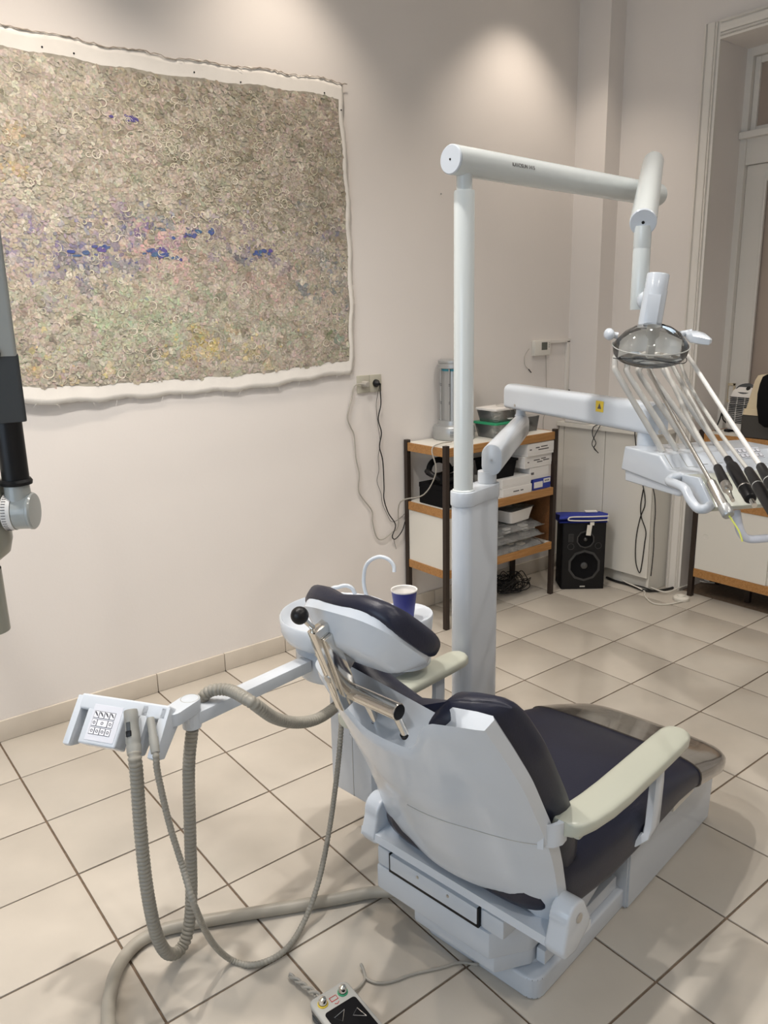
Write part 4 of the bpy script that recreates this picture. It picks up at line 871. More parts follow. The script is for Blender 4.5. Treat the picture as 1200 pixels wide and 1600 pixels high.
def XZ(x, z): return (x - .27) / 1.515, (z - 1.39) / 1.18
def paint_col(X, Z):
    """which pigment lies at a place of the picture (X, Z in 0..1 over the painted field in view)"""
    W = [((178, 168, 152), 1.0), ((160, 150, 132), .9), ((192, 180, 168), .6), ((148, 146, 128), .5), ((186, 168, 160), .45),
         ((126, 118, 100), 1.3 * gs(X, Z, .62, .74, .3, .22) + .5 * gs(X, Z, .95, .8, .2, .3)), ((150, 138, 116), .9 * gs(X, Z, .7, .75, .4, .25)),
         ((66, 76, 138), 1.1 * gs(X, Z, .22, .40, .14, .06) * 1.6 + 1.4 * gs(X, Z, .34, .52, .12, .05) + .8 * gs(X, Z, .66, .43, .07, .04) + .25 * gs(X, Z, .05, .36, .1, .06)),
         ((120, 104, 150), .9 * gs(X, Z, .12, .44, .14, .08) + .8 * gs(X, Z, .45, .54, .2, .05) + .6 * gs(X, Z, .7, .5, .12, .06)),
         ((206, 168, 166), 4.0 * gs(X, Z, .40, .46, .07, .06) + .9 * gs(X, Z, .45, .36, .1, .05) + .5 * gs(X, Z, .75, .33, .12, .07)),
         ((96, 108, 128), 1.3 * gs(X, Z, .96, .38, .09, .14) + .5 * gs(X, Z, .2, .5, .12, .06)),
         ((182, 196, 164), 2.4 * gs(X, Z, .34, .22, .12, .1) + .5 * gs(X, Z, .2, .15, .2, .1)), ((158, 172, 146), .8 * gs(X, Z, .5, .15, .35, .12) + .4 * gs(X, Z, .35, .65, .2, .1)),
         ((206, 184, 112), 1.6 * gs(X, Z, .46, .12, .08, .05) + .6 * gs(X, Z, .5, .07, .1, .04) + .5 * gs(X, Z, .08, .07, .1, .06) + .35 * gs(X, Z, .03, .66, .04, .05) + .3 * gs(X, Z, .6, .1, .2, .06)),
         ((198, 166, 110), .9 * gs(X, Z, .045, .755, .022, .022) + .6 * gs(X, Z, .05, .65, .022, .02)), ((120, 128, 96), 1.0 * gs(X, Z, .97, .1, .06, .08)), ((216, 208, 192), .35 + .5 * gs(X, Z, .1, .9, .2, .1)), ((104, 100, 84), .28)]
    t = random.uniform(0, sum(q[1] for q in W))
    for c, q in W:
        t -= q
        if t <= 0: break
    f_ = random.uniform(.88, 1.15); return tuple(min(1, q * f_) for q in lin(c))
CELL = {}
def local_col(x, z):
    k = (round(x / .055 + .35 * math.sin(z * 40)), round(z / .045 + .35 * math.sin(x * 37)))
    if k not in CELL:
        q = [paint_col(*XZ(k[0] * .055, k[1] * .045)) for _ in range(2)]; CELL[k] = tuple((a_ + b_) / 2 for a_, b_ in zip(*q))
    return CELL[k]
def mixc(x, z, own=.46):
    a_ = local_col(x, z); b_ = paint_col(*XZ(x, z)); m_ = lin((172, 162, 147)); return tuple(.94 * (q * (1 - own) + r * own) + .06 * m for q, r, m in zip(a_, b_, m_))
verts, faces, cols = [], [], []
def petal(x, z, a, b_, rot, col, lift):
    n = 8; i0 = len(verts); y = p_off(x, z) - lift
    for k in range(n):
        t = 2 * math.pi * k / n; dx, dz = a * math.cos(t), b_ * math.sin(t) * random.uniform(.75, 1.15)
        verts.append((x + dx * math.cos(rot) - dz * math.sin(rot), y, z + dx * math.sin(rot) + dz * math.cos(rot))); cols.append(tuple(q * random.uniform(.9, 1.1) for q in col))
    faces.append(tuple(range(i0, i0 + n)))
def field_ok(x, z, m=.0): return z < p_top(x) - .068 - m and z > p_bot(x) + .066 + m * .6 and x < p_right(z) - .026 - m and x > PXL + .04
# ground layer: large soft strokes
def scatter(n, amin, amax, l0, l1, jit=1.0):
    for _ in range(n):
        x = random.uniform(PXL + .05, 1.80); z = random.uniform(1.38, 2.58); a = random.uniform(amin, amax)
        if not field_ok(x, z, a * .7): continue
        petal(x, z, a, a * random.uniform(.35, .9), random.uniform(0, math.pi), mixc(x, z), random.uniform(l0, l1))
scatter(4200, .016, .034, .0012, .0020); scatter(8500, .008, .018, .0021, .0032); scatter(9000, .004, .010, .0033, .0042)
# curled, rose-like strokes
def curl(x, z, r, col, w_=.0013):
    a0 = random.uniform(0, 2 * math.pi); turns = random.uniform(.3, 1.15); asp = random.uniform(.55, 1.0); tlt = random.uniform(-.6, .6); n = 12; y = p_off(x, z) - .0047; dr = random.choice((-1, 1)); i0 = len(verts)
    for k in range(n + 1):
        t = k / n; rr = r * (1 - .55 * t); a = a0 + dr * turns * 2 * math.pi * t; ww = w_ * math.sin(math.pi * (.08 + .84 * t))
        for q in (rr - ww, rr + ww): ex_, ez_ = q * math.cos(a), q * math.sin(a) * asp; verts.append((x + ex_ * math.cos(tlt) - ez_ * math.sin(tlt), y, z + ex_ * math.sin(tlt) + ez_ * math.cos(tlt))); cols.append(col)
    for k in range(n): faces.append((i0 + 2 * k, i0 + 2 * k + 1, i0 + 2 * k + 3, i0 + 2 * k + 2))
for _ in range(3400):
    x = random.uniform(PXL + .08, 1.77); z = random.uniform(1.40, 2.55); X, Z = XZ(x, z)
    dens = .18 + 1.0 * gs(X, Z, .6, .68, .3, .22) + .5 * gs(X, Z, .3, .2, .12, .15) + .3 * gs(X, Z, .2, .8, .3, .15)
    if random.random() > dens or not field_ok(x, z, .015): continue
    f_ = random.uniform(.8, 1.12); curl(x, z, random.uniform(.008, .026), tuple(q * f_ for q in lin(random.choice(((206, 200, 178), (196, 190, 164), (214, 206, 190), (190, 178, 164))))), random.uniform(.0012, .0025))
# dark violet knife stroke and a small blue accent
for cx, cz, n in ((.75, 2.38, 9), (.84, 1.895, 8), (.90, 1.875, 6), (1.33, 1.905, 7), (.97, 1.96, 5), (1.05, 1.985, 5), (.62, 1.90, 6), (.55, 1.88, 4)):
    for _ in range(n): petal(cx + random.uniform(-.05, .05), cz + random.uniform(-.01, .012), random.uniform(.008, .022), random.uniform(.004, .010), random.uniform(-.5, .5), lin((82, 72, 134)) if cz > 2 else lin((62 + random.randint(0, 40), 76 + random.randint(0, 30), 138)), .0043)
me = bpy.data.meshes.new('paint_strokes'); me.from_pydata(verts, [], faces); ca = me.color_attributes.new('Col', 'FLOAT_COLOR', 'POINT')
flat = []
for c in cols: flat += [*c, 1.0]
ca.data.foreach_set('color', flat); me.materials.append(M_paint)
ob = bpy.data.objects.new('paint_strokes', me); COL.objects.link(ob); me.transform(MW[pic.name].inverted()); ob.parent = pic; ob['kind'] = 'stuff'
# thin ground coat under the strokes
b = nb(); canvas_sheet(b, .066, .064, .026, .05, -.0011, 120, 50, jag=.002); me_o = finish(b, 'ground_coat', mat('paint_ground', (.36, .33, .27), .8, var=.35, scale=25), pic, smooth=60)
for px in ((67, 72), (117, 82), (305, 112), (377, 128), (507, 145), (533, 172), (537, 420), (543, 556)):
    q = PY(px[0], px[1], -.016); b = nb(); lathe(b, [(0, .002), (.0034, .0015), (.0034, -.0005)], frame((q.x, p_off(q.x, q.z) - .001, q.z), (1, 0, 0), z=(0, -1, 0)), 10); finish(b, 'nail', M_black, pic)
for k in range(26):
    if k < 15: x = .30 + k * .098 + random.uniform(-.03, .03); z = p_bot(x); dx, dz = random.uniform(-.02, .02), -random.uniform(.012, .032)
    elif k < 21: z = 1.40 + (k - 15) * .2 + random.uniform(-.05, .05); x = p_right(z); dx, dz = random.uniform(.008, .02), random.uniform(-.03, .01)
    else: x = .5 + (k - 21) * .25; z = p_top(x); dx, dz = random.uniform(-.03, .05), random.uniform(-.02, .012)
    y = p_off(x, z) - .002; b = nb(); tube(b, smooth_path([(x, y, z), (x + dx * .5, y - .004, z + dz * .45), (x + dx * .7 + random.uniform(-.008, .008), y - .002, z + dz)], 4), .0005, 4); finish(b, 'loose_thread', M_canvas if k < 21 else M_fray, pic)

# ================================================================== double wall socket with plugs
so = thing('wall_socket', (1.905, 0, 1.25), 'beige-grey double wall socket beside the painting', 'socket')
for i in (0, 1):
    x0 = 1.830 + i * .0755; b = nb(); box2(b, (x0, -.011, 1.250), (x0 + .0745, 0, 1.337), .003); fp = finish(b, 'socket_plate', M_socket, so)
    b = nb(); lathe(b, [(.021, .0), (.0205, .0015), (.019, .0005), (.019, -.007), (0, -.007)], frame((x0 + .037, -.0112, 1.294), (1, 0, 0), z=(0, -1, 0)), 22); finish(b, 'socket_well', M_socket, fp)
def cord(name, pts, r, m, lab, cat='cable', n=7, par=None):
    b_ = nb(); tube(b_, smooth_path(pts, 6), r, 8); return finish(b_, name, m, par, label=lab if par is None else None, cat=cat if par is None else None)
def wallpx(lst, y=-.014): return [PY(x, yy, y) for x, yy in lst]
sp = V((1.867, -.0105, 1.294))
pg = thing('grey_plug_lead', sp, 'grey plug and long grey lead hanging from left socket', 'cable')
b = nb(); lathe(b, [(0, .0), (.018, .0), (.0165, .03), (.012, .036), (0, .036)], frame(sp, (1, 0, 0), z=(0, -1, 0)), 18); finish(b, 'plug', M_greycord, pg)
cord('lead', [sp + V((0, -.03, 0))] + wallpx([(555, 602), (549, 625), (543, 652), (548, 668), (553, 680), (556, 715), (561, 740), (560, 765), (566, 778), (581, 798), (582, 815), (588, 838), (597, 843), (612, 832), (622, 822)]) + [V((2.06, -.05, .66)), V((2.095, -.20, .72)), V((2.11, -.28, .85)), V((2.10, -.26, .96)), V((2.17, -.24, .9815)), V((2.262, -.235, .9815))], .0034, M_greycord, None, par=pg)
sp2 = V((1.942, -.0105, 1.294))
pb = thing('black_plug_lead', sp2, 'black plug and black lead hanging from right socket', 'cable')
b = nb(); lathe(b, [(0, .0), (.019, .0), (.019, .012), (.012, .018), (.006, .034), (0, .034)], frame(sp2, (1, 0, 0), z=(.35, -1, -.1)), 18); finish(b, 'plug', M_black, pb)
cord('lead', [sp2 + V((.010, -.03, -.003))] + wallpx([(594, 608), (595, 632), (591, 655), (596, 676), (593, 698), (598, 720), (600, 760), (600, 780), (607, 802), (618, 820), (613, 838), (618, 842), (628, 830), (633, 815)], -.024), .0031, M_rubber, None, par=pb)
cord('thin_lead', [sp2 + V((.004, -.03, -.006))] + wallpx([(588, 630), (590, 660), (594, 690), (591, 714), (592, 735), (589, 752), (595, 770), (598, 788), (606, 806), (612, 815), (622, 812), (632, 803)], -.010), .0012, M_rubber, None, par=pb)
cord('loose_end', wallpx([(615, 842), (617, 850), (619, 858)], -.012), .0012, M_rubber, None, par=pb)

# thermostat with its surface conduit
th = thing('thermostat', (3.19, 0, 1.37), 'white wall thermostat with small grey display above the shelf', 'thermostat')
b = nb(); box2(b, (3.125, -.028, 1.372), (3.268, 0, 1.462), .006); tb_ = finish(b, 'thermostat_case', M_lam, th)
b = nb(); box2(b, (3.185, -.0292, 1.405), (3.235, -.027, 1.450), 0); finish(b, 'display', M_screen, tb_, smooth=0)
for k in range(3): b = nb(); box2(b, (3.247, -.0295, 1.418 + k * .012), (3.256, -.027, 1.424 + k * .012), .001); finish(b, 'button', M_greyp, tb_)
cord('sensor_wire', wallpx([(827, 545), (820, 556), (820, 570), (826, 577)], -.008), .0014, M_greycord, None, par=th)
cord('sensor_tip', wallpx([(826, 577), (830, 582)], -.008), .003, M_black, None, par=th)
cord('thin_wire', wallpx([(853, 552), (853.5, 606), (853, 640), (849, 655), (849, 680)], -.004), .0012, M_greycord, None, par=th)
b = nb(); box2(b, (3.266, -.016, 1.440), (3.462, 0, 1.462), .002); box2(b, (3.436, -.016, .98), (3.462, 0, 1.45), .002); finish(b, 'cable_conduit', M_trim, label='white surface conduit running from the thermostat into the corner', cat='conduit')
b = nb(); q = PY(889, 611, -.02)
for k in range(5): tube(b, smooth_path([q + V((-.04 + .01 * k, 0, .002)), q + V((-.01, -.006, .004 * k - .006)), q + V((.035 - .012 * (k % 3), -.004, -.002 + .008 * (k == 2)))], 4), .0014, 5)
finish(b, 'wire_ends', M_rubber, label='short dark wire ends sticking out below the conduit', cat='wire')
b = nb(); box2(b, (-.5, -.003, 0), (-.499, 0, .001)); b.free()
q = PY(689, 303, -.002); b = nb(); lathe(b, [(0, .006), (.003, .005), (.004, 0)], frame(q, (1, 0, 0), z=(0, -1, 0)), 8); finish(b, 'wall_screw', M_greyp, label='tiny dark screw left in the bare wall', cat='screw')

# ================================================================== shelf unit along the painting wall
SX0, SX1, SY0, SY1 = 2.12, 2.982, -.342, -.012
sh1 = thing('shelf_unit', ((SX0 + SX1) / 2, (SY0 + SY1) / 2, 0), 'open shelf unit with dark posts and orange wood edges against wall', 'shelf')
for x in (SX0, SX1 - .026):
    for y in (SY0, SY1 - .026):
        b = nb(); box2(b, (x, y, 0), (x + .026, y + .026, .985), .002); finish(b, 'post', M_dark, sh1, smooth=0)
for zt in (.970, .650, .325):
    b = nb(); box2(b, (SX0 + .012, SY0 + .012, zt - .022), (SX1 - .012, SY1 - .006, zt), 0); bo = finish(b, 'shelf_board', M_lam, sh1, smooth=0)
    for a, c in (((SX0 + .027, SY0 + .002, zt - .043), (SX1 - .027, SY0 + .016, zt + .001)), ((SX0 + .003, SY0 + .027, zt - .043), (SX0 + .016, SY1 - .027, zt + .001)), ((SX1 - .016, SY0 + .027, zt - .043), (SX1 - .003, SY1 - .027, zt + .001))):
        b = nb(); box2(b, a, c, .0015); finish(b, 'edge_trim', M_wood, bo, smooth=0)
b = nb(); box2(b, (SX0 + .008, SY0 + .027, .326), (SX0 + .018, SY1 - .027, .606)); finish(b, 'end_panel', M_lam, sh1, smooth=0)
b = nb(); box2(b, (SX1 - .026, SY0 + .027, .326), (SX1 - .014, SY1 - .027, .606)); finish(b, 'side_panel', M_brown, sh1, smooth=0, label='brown wooden side panel')
b = nb(); box2(b, (SX0 + .028, SY0 + .008, .326), (SX0 + .30, SY0 + .018, .606)); finish(b, 'sliding_door', M_lam, sh1, smooth=0)
for k in range(24): b = nb(); box2(b, (SX0 + .0265, SY0 + .001, .33 + k * .011), (SX0 + .030, SY0 + .006, .335 + k * .011)); finish(b, 'shelf_notch', M_steel, sh1, smooth=0)

# silver column device on the shelf top
ZS1 = .9715
uc = PZ(709, 684, ZS1); uc.z = 0
uv = thing('tower_appliance', (uc.x, uc.y, ZS1), 'silver cylindrical tower appliance with guard rods on shelf top', 'appliance')
Mu = MW[uv.name]
b = nb(); lathe(b, [(0, 0), (.112, 0), (.115, .004), (.115, .06), (.108, .072), (.085, .078), (.082, .10), (0, .10)], Mu, 40); ub = finish(b, 'base', M_silver, uv)
b = nb(); lathe(b, [(0, .10), (.066, .10), (.066, .39), (0, .39)], Mu, 36); finish(b, 'tower_tube', M_silver, uv)
b = nb(); lathe(b, [(.080, .375), (.084, .378), (.084, .395), (.080, .399), (.080, .402), (.084, .406), (.084, .416), (.075, .422), (0, .422)], Mu, 40); finish(b, 'top_cap', M_silver, uv)
b = nb(); lathe(b, [(.0672, .362), (.0672, .375), (0, .375)], Mu, 32); finish(b, 'blue_ring', mat('cyan_plastic', (.05, .35, .45), .3), uv)
for k in range(8):
    a = 2 * math.pi * k / 8 + .5; b = nb(); c_, s_ = .076 * math.cos(a), .076 * math.sin(a); tube(b, [Mu @ V((c_, s_, .09)), Mu @ V((c_, s_, .38))], .0038, 8); rd = finish(b, 'guard_rod', M_silver, uv)
    for zz in (.19, .285):
        for q in range(3): b = nb(); lathe(b, [(.0038, zz + q * .005), (.005, zz + q * .005 + .001), (.0038, zz + q * .005 + .002)], Mu @ MX.Translation((c_, s_, 0)), 8); finish(b, 'rod_clip', M_xdark, rd)
va = math.atan2(CAM.y - uc.y, CAM.x - uc.x) + .15
for q in range(4):
    b = nb(); P = [Mu @ V((.1152 * math.cos(va + t), .1152 * math.sin(va + t), .022 + q * .0085)) for t in [(-.32 + .64 * k / 8) for k in range(9)]]; tube(b, P, .0016, 5); finish(b, 'vent_slot', M_xdark, ub)

# things standing on the shelves
def carton(name, x0, x1, y0, y1, z0, z1, m, lab, cat='box', rz=0.0, bev=.002, group=None, tilt=0):
    c = V(((x0 + x1) / 2, (y0 + y1) / 2, z0)); o = thing(name, c, lab, cat, rz, group); M_ = MW[o.name]; w2, d2_, h_ = (x1 - x0) / 2, (y1 - y0) / 2, z1 - z0
    b_ = nb(); box2(b_, (-w2, -d2_, 0), (w2, d2_, h_ * .80), bev, M_); finish(b_, 'carton', m, o, smooth=0)
    b_ = nb(); box2(b_, (-w2 - .001, -d2_ - .001, h_ * .22), (w2 + .001, d2_ + .001, h_), bev, M_); finish(b_, 'lid', m, o, smooth=0)
    return o, M_, w2, d2_, h_
def printlines(o, M_, w2, d2_, h_, rows, m=None):
    for i, (x0, x1, z) in enumerate(rows):
        b_ = nb(); box2(b_, (x0 * w2, -d2_ - .0016, z * h_ - .003), (x1 * w2, -d2_ - .0008, z * h_ + .003), 0, M_); finish(b_, 'printed_line', m or M_print, o, smooth=0)
def printside(o, M_, w2, d2_, h_, rows, m=None):
    for i, (y0, y1, z) in enumerate(rows):
        b_ = nb(); box2(b_, (-w2 - .0016, y0 * d2_, z * h_ - .004), (-w2 - .0008, y1 * d2_, z * h_ + .004), 0, M_); finish(b_, 'printed_line', m or M_print, o, smooth=0)
Z2 = .6515
G1 = 'white cartons on the middle shelf'
o = carton('card_box', 2.80, 2.945, -.325, -.10, Z2, Z2 + .062, M_bluebox, 'blue card box with white labels under the stacked white cartons')
b = nb(); box2(b, (-.068, -.1142, .012), (.005, -.1132, .046), 0, o[1]); finish(b, 'white_label', M_card, o[0], smooth=0)
b = nb(); box2(b, (.012, -.1142, .034), (.07, -.1132, .058), 0, o[1]); wl = finish(b, 'white_label', M_card, o[0], smooth=0)
for k in range(3): b = nb(); box2(b, (.022 + k * .013, -.1146, .042), (.031 + k * .013, -.1142, .050), 0, o[1]); finish(b, 'print', M_print, wl, smooth=0)
o = carton('carton_box', 2.775, 2.935, -.320, -.05, Z2 + .063, Z2 + .132, M_card, 'plain white carton on the blue card box', group=G1); printlines(*o, [(-.9, -.6, .55), (-.9, -.6, .45)])
o = carton('carton_box', 2.725, 2.950, -.324, -.04, Z2 + .133, Z2 + .200, M_card, 'white carton with printed lines, middle of its stack', group=G1); printlines(*o, [(-.35, .1, .60), (.2, .55, .66), (-.1, .3, .42), (.35, .8, .5), (-.8, -.68, .5)]); printside(*o, [(-.4, .0, .6), (.1, .5, .7), (-.2, .4, .45)])
o = carton('carton_box', 2.735, 2.953, -.335, -.05, Z2 + .201, Z2 + .272, M_card, 'white carton with printed lines, topmost of its stack', group=G1); printlines(*o, [(-.4, -.1, .62), (.0, .5, .66), (-.2, .6, .45), (-.85, -.7, .52)]); printside(*o, [(-.35, -.22, .72), (-.1, .45, .62), (-.3, .1, .3)])
o = carton('carton_box', 2.545, 2.775, -.335, -.11, Z2, Z2 + .048, M_card, 'flat white carton lying directly on the middle shelf', group=G1); printlines(*o, [(-.3, .1, .5), (.2, .4, .5)])
o = carton('carton_box', 2.54, 2.77, -.333, -.12, Z2 + .049, Z2 + .100, M_card, 'flat white carton carrying the black bin', group=G1)
bn = thing('plastic_bin', (2.60, -.225, Z2 + .101), 'black plastic bin standing on flat white cartons', 'bin'); Mn = MW[bn.name]
b = nb(); R = []
for z, s_ in ((0, .86), (.09, 1.0)): R.append([Mn @ V((x * s_, y * s_, z)) for x, y in rrect(-.085, -.085, .085, .085, .015)])
for z, s_ in ((.09, .95), (.006, .82)): R.append([Mn @ V((x * s_, y * s_, z)) for x, y in rrect(-.085, -.085, .085, .085, .015)])
loft(b, R); finish(b, 'bin_body', M_matte, bn)
b = nb(); prism(b, rrect(-.092, -.092, .092, .092, .016), .010, Mn @ MX.Translation((0, 0, .088)), bev=.003); finish(b, 'bin_lid', M_matte, bn)
bk = thing('storage_box', (2.24, -.20, Z2), 'matt black storage box inside the left bay of the shelf', 'box'); Mk_ = MW[bk.name]
b = nb(); box2(b, (-.085, -.105, 0), (.085, .105, .095), .003, Mk_); finish(b, 'box_body', M_matte, bk)
b = nb(); box2(b, (-.087, -.107, .085), (.087, .107, .112), .003, Mk_); finish(b, 'box_lid', M_matte, bk)
hd_ = thing('headset', (2.235, -.19, Z2 + .1125), 'black padded headset lying on the black storage box', 'headset'); Mh_ = MW[hd_.name]
b = nb(); P = [Mh_ @ V((.088 * math.cos(a), .072 * math.sin(a), .045 + .022 * math.cos(2 * a + .6))) for a in [2 * math.pi * k / 28 for k in range(29)]]; tube(b, P, .014, 10); finish(b, 'headband', M_black, hd_)
b = nb(); P = [Mh_ @ V((.075 * math.cos(a), .02 + .02 * math.sin(a), .05 + .065 * math.sin(a))) for a in [math.pi * k / 18 for k in range(19)]]; tube(b, P, .016, 10); finish(b, 'top_strap', M_matte, hd_)
b = nb(); box2(b, (-.07, -.075, .0), (.07, -.045, .055), .012, Mh_, 3); finish(b, 'padding', M_matte, hd_)
# boxes on the top
def tub(name, cx, cy, z, w_, d_, h_, lidm, lab, cat='box', rz=0, lid=True, wallm=None, taper=.86, lidh=.012):
    o_ = thing(name, (cx, cy, z), lab, cat, rz); M_ = MW[o_.name]; b_ = nb(); R_ = []
    for zz, s_ in ((0, taper), (h_, 1.0)): R_.append([M_ @ V((x * s_, y * s_, zz)) for x, y in rrect(-w_ / 2, -d_ / 2, w_ / 2, d_ / 2, .018)])
    for zz, s_ in ((h_, .975), (.003, taper * .975)): R_.append([M_ @ V((x * s_, y * s_, zz)) for x, y in rrect(-w_ / 2, -d_ / 2, w_ / 2, d_ / 2, .018)])
    loft(b_, R_); finish(b_, 'tub', wallm or M_clearbox, o_)
    if lid: b_ = nb(); prism(b_, rrect(-w_ / 2 - .006, -d_ / 2 - .006, w_ / 2 + .006, d_ / 2 + .006, .02), lidh, M_ @ MX.Translation((0, 0, h_ + .0005)), bev=.003); finish(b_, 'lid', lidm, o_)
    return o_, M_
t1_, Mt = tub('food_container', 2.645, -.215, ZS1, .25, .17, .072, M_green, 'clear plastic container with green lid on shelf top', 'container')
b = nb()
for k in range(9): box(b, (random.uniform(-.09, .09), random.uniform(-.05, .05), .012 + .004 * k), (random.uniform(.03, .07), random.uniform(.03, .05), .006), .002, Mt @ MX.Rotation(random.uniform(0, 3), 4, 'Z'))
finish(b, 'packets', M_card, t1_, kind='stuff')
t2_, Mt = tub('food_container', 2.63, -.22, ZS1 + .0855, .22, .15, .062, M_card, 'clear plastic container with white lid stacked on green lid', 'container')
b = nb()
for k in range(8): box(b, (random.uniform(-.07, .07), random.uniform(-.04, .04), .010 + .004 * k), (random.uniform(.03, .06), random.uniform(.03, .05), .006), .002, Mt @ MX.Rotation(random.uniform(0, 3), 4, 'Z'))
finish(b, 'packets', M_card, t2_, kind='stuff')
cord('tied_string', [Mt @ V(p) for p in ((.0, -.083, .05), (-.01, -.082, .078), (.03, -.03, .080), (.02, .04, .080), (-.03, -.02, .080), (.01, -.083, .079), (.035, -.084, .045))], .0012, M_greycord, None, par=t2_)
t3_, Mt = tub('open_tub', 2.865, -.18, ZS1, .15, .13, .085, None, 'open clear plastic tub beside stacked containers', 'container', lid=False)
b = nb(); tube(b, smooth_path([Mt @ V(p) for p in ((-.04, 0, .02), (.0, .02, .05), (.04, -.01, .03), (.0, -.03, .07), (-.03, .01, .06))], 6), .008, 8); finish(b, 'rolled_gauze', M_card, t3_)
# bottom shelf
Z3 = .3265
def bag(name, x0, x1, y0, y1, z0, h_, lab, inner, seed):
    random.seed(seed); c = V(((x0 + x1) / 2, (y0 + y1) / 2, z0)); o_ = thing(name, c, lab, 'bag'); M_ = MW[o_.name]; w2, d2_ = (x1 - x0) / 2, (y1 - y0) / 2
    b_ = nb(); nx, ny = 14, 9; top = []; bot = []
    for j in range(ny + 1):
        r1, r2 = [], []
        for i in range(nx + 1):
            fx, fy = 2 * i / nx - 1, 2 * j / ny - 1; e = max(0, (1 - fx ** 4) * (1 - fy ** 4)) ** .5; n_ = random.uniform(.75, 1.1)
            r1.append(b_.verts.new(M_ @ V((fx * w2, fy * d2_, .004 + h_ * e * n_)))); r2.append(b_.verts.new(M_ @ V((fx * w2, fy * d2_, .001))))
        top.append(r1); bot.append(r2)
    for A_, flip in ((top, 0), (bot, 1)):
        for a, c_ in zip(A_, A_[1:]):
            for k in range(nx): f_ = (a[k], a[k + 1], c_[k + 1], c_[k]); b_.faces.new(f_[::-1] if flip else f_)
    for j in (0, ny):
        for k in range(nx): b_.faces.new((top[j][k], top[j][k + 1], bot[j][k + 1], bot[j][k]))
    for i in (0, nx):
        for k in range(ny): b_.faces.new((top[k][i], top[k + 1][i], bot[k + 1][i], bot[k][i]))
    finish(b_, 'film', M_bag, o_, smooth=25)
    b_ = nb()
    for k in range(12): box(b_, (random.uniform(-.7, .7) * w2, random.uniform(-.6, .6) * d2_, .006 + h_ * .7 * random.random()), (random.uniform(.03, .07), random.uniform(.02, .05), .008), .002, M_ )
    finish(b_, 'contents', inner, o_, kind='stuff'); return o_
bag('clear_bag', 2.50, 2.90, -.335, -.10, Z3, .045, 'flat clear bag of pale packets lying on the bottom shelf', mat('pale_packets', (.62, .52, .38), .6, var=.2, scale=60), 3)
bag('clear_bag', 2.52, 2.90, -.330, -.08, Z3 + .056, .046, 'clear bag of white packets, middle of its pile', M_card, 4)
bag('clear_bag', 2.53, 2.905, -.325, -.09, Z3 + .110, .034, 'clear bag topmost of its pile under the white tub', M_card, 5)
bag('grey_bag', 2.50, 2.68, -.17, -.03, Z3 + .152, .10, 'crumpled grey plastic bag behind the white tub', M_xdark, 6)
tub('white_tub', 2.735, -.235, Z3 + .152, .215, .135, .072, M_clearbox, 'white plastic tub with translucent lid on clear bags', 'container', .1, True, M_card, .80, .006)
# tangle of black cables on the floor under the shelf
random.seed(11); b = nb()
for k in range(9):
    P = []; cx, cy = 2.80 + random.uniform(-.10, .06), -.10 + random.uniform(-.07, .04); r0 = random.uniform(.04, .13); ph = random.uniform(0, 6)
    for q in range(22): a = ph + q * .62; P.append(V((min(2.93, max(2.52, cx + r0 * math.cos(a) * random.uniform(.7, 1.2))), max(-.30, min(-.035, cy + r0 * .55 * math.sin(a) * random.uniform(.7, 1.2))), .006 + .10 * abs(math.sin(a * .5 + ph)) * random.uniform(.3, 1))))
    tube(b, smooth_path(P, 4), .0028, 6)
finish(b, 'cable_tangle', M_rubber, label='tangle of thin black cables on the floor under the shelf', cat='cables', kind='stuff')
random.seed(21)

# ================================================================== loudspeaker with folded blue bag
s0, s1_ = PZ(876, 921, 0), PZ(943, 920, 0); sd0 = (s1_ - s0).normalized(); sw = (s1_ - s0).length; sn = V((sd0.y, -sd0.x, 0)); sn = sn if sn.dot(CAM - s0) > 0 else -sn
spk = thing('loudspeaker', s0 + sd0 * sw / 2 - sn * .11, 'black floor loudspeaker with large woofer under a folded blue bag', 'speaker')
Ms_ = frame(s0, sd0, z=(0, 0, 1)); dep = .165; SH = .415
b = nb(); box2(b, (0, .004, 0), (sw, dep, SH), .004, Ms_); scb = finish(b, 'speaker_cabinet', M_matte, spk)
b = nb(); box2(b, (.004, 0, .004), (sw - .004, .006, SH - .004), .002, Ms_); finish(b, 'baffle', M_black, spk)
def drv(cx, cz, r, nm, oct_=True):
    Md = Ms_ @ frame((cx, -.0005, cz), (1, 0, 0), z=(0, -1, 0)); b_ = nb(); lathe(b_, [(r * .86, -.001), (r * .86, .004), (r, .004), (r, -.001)], Md @ MX.Rotation(math.pi / 10, 4, 'Z'), 10 if oct_ else 24); f_ = finish(b_, nm + '_frame', mat('speaker_grey_ring', (.045, .045, .045), .45), spk, smooth=0)
    b_ = nb(); lathe(b_, [(r * .86, .002), (r * .80, .005), (r * .74, .001), (r * .28, -.0), (r * .2, .0), (0, .0)], Md, 28); finish(b_, nm + '_cone', M_matte, f_)
    b_ = nb(); lathe(b_, [(r * .22, .0), (r * .19, .006), (r * .1, .010), (0, .0115)], Md, 20); finish(b_, nm + '_dust_cap', mat('dust_cap_grey', (.10, .10, .10), .3, .6), f_)
drv(sw * .52, .150, .098, 'woofer'); drv(sw * .53, .312, .054, 'midrange')
for cx, cz in ((.20, .268), (.83, .272)):
    b = nb(); lathe(b, [(.017, -.001), (.017, .001), (.020, .001), (.020, -.001)], Ms_ @ frame((cx * sw, -.0005, cz), (1, 0, 0), z=(0, -1, 0)), 24); finish(b, 'port_ring', mat('speaker_grey_ring', (.045, .045, .045), .45), spk)
b = nb(); box2(b, (.19 * sw - .013, -.002, .296), (.19 * sw + .017, .001, .346), .001, Ms_); vp = finish(b, 'vent_plate', mat('speaker_grey_ring', (.045, .045, .045), .45), spk, smooth=0)
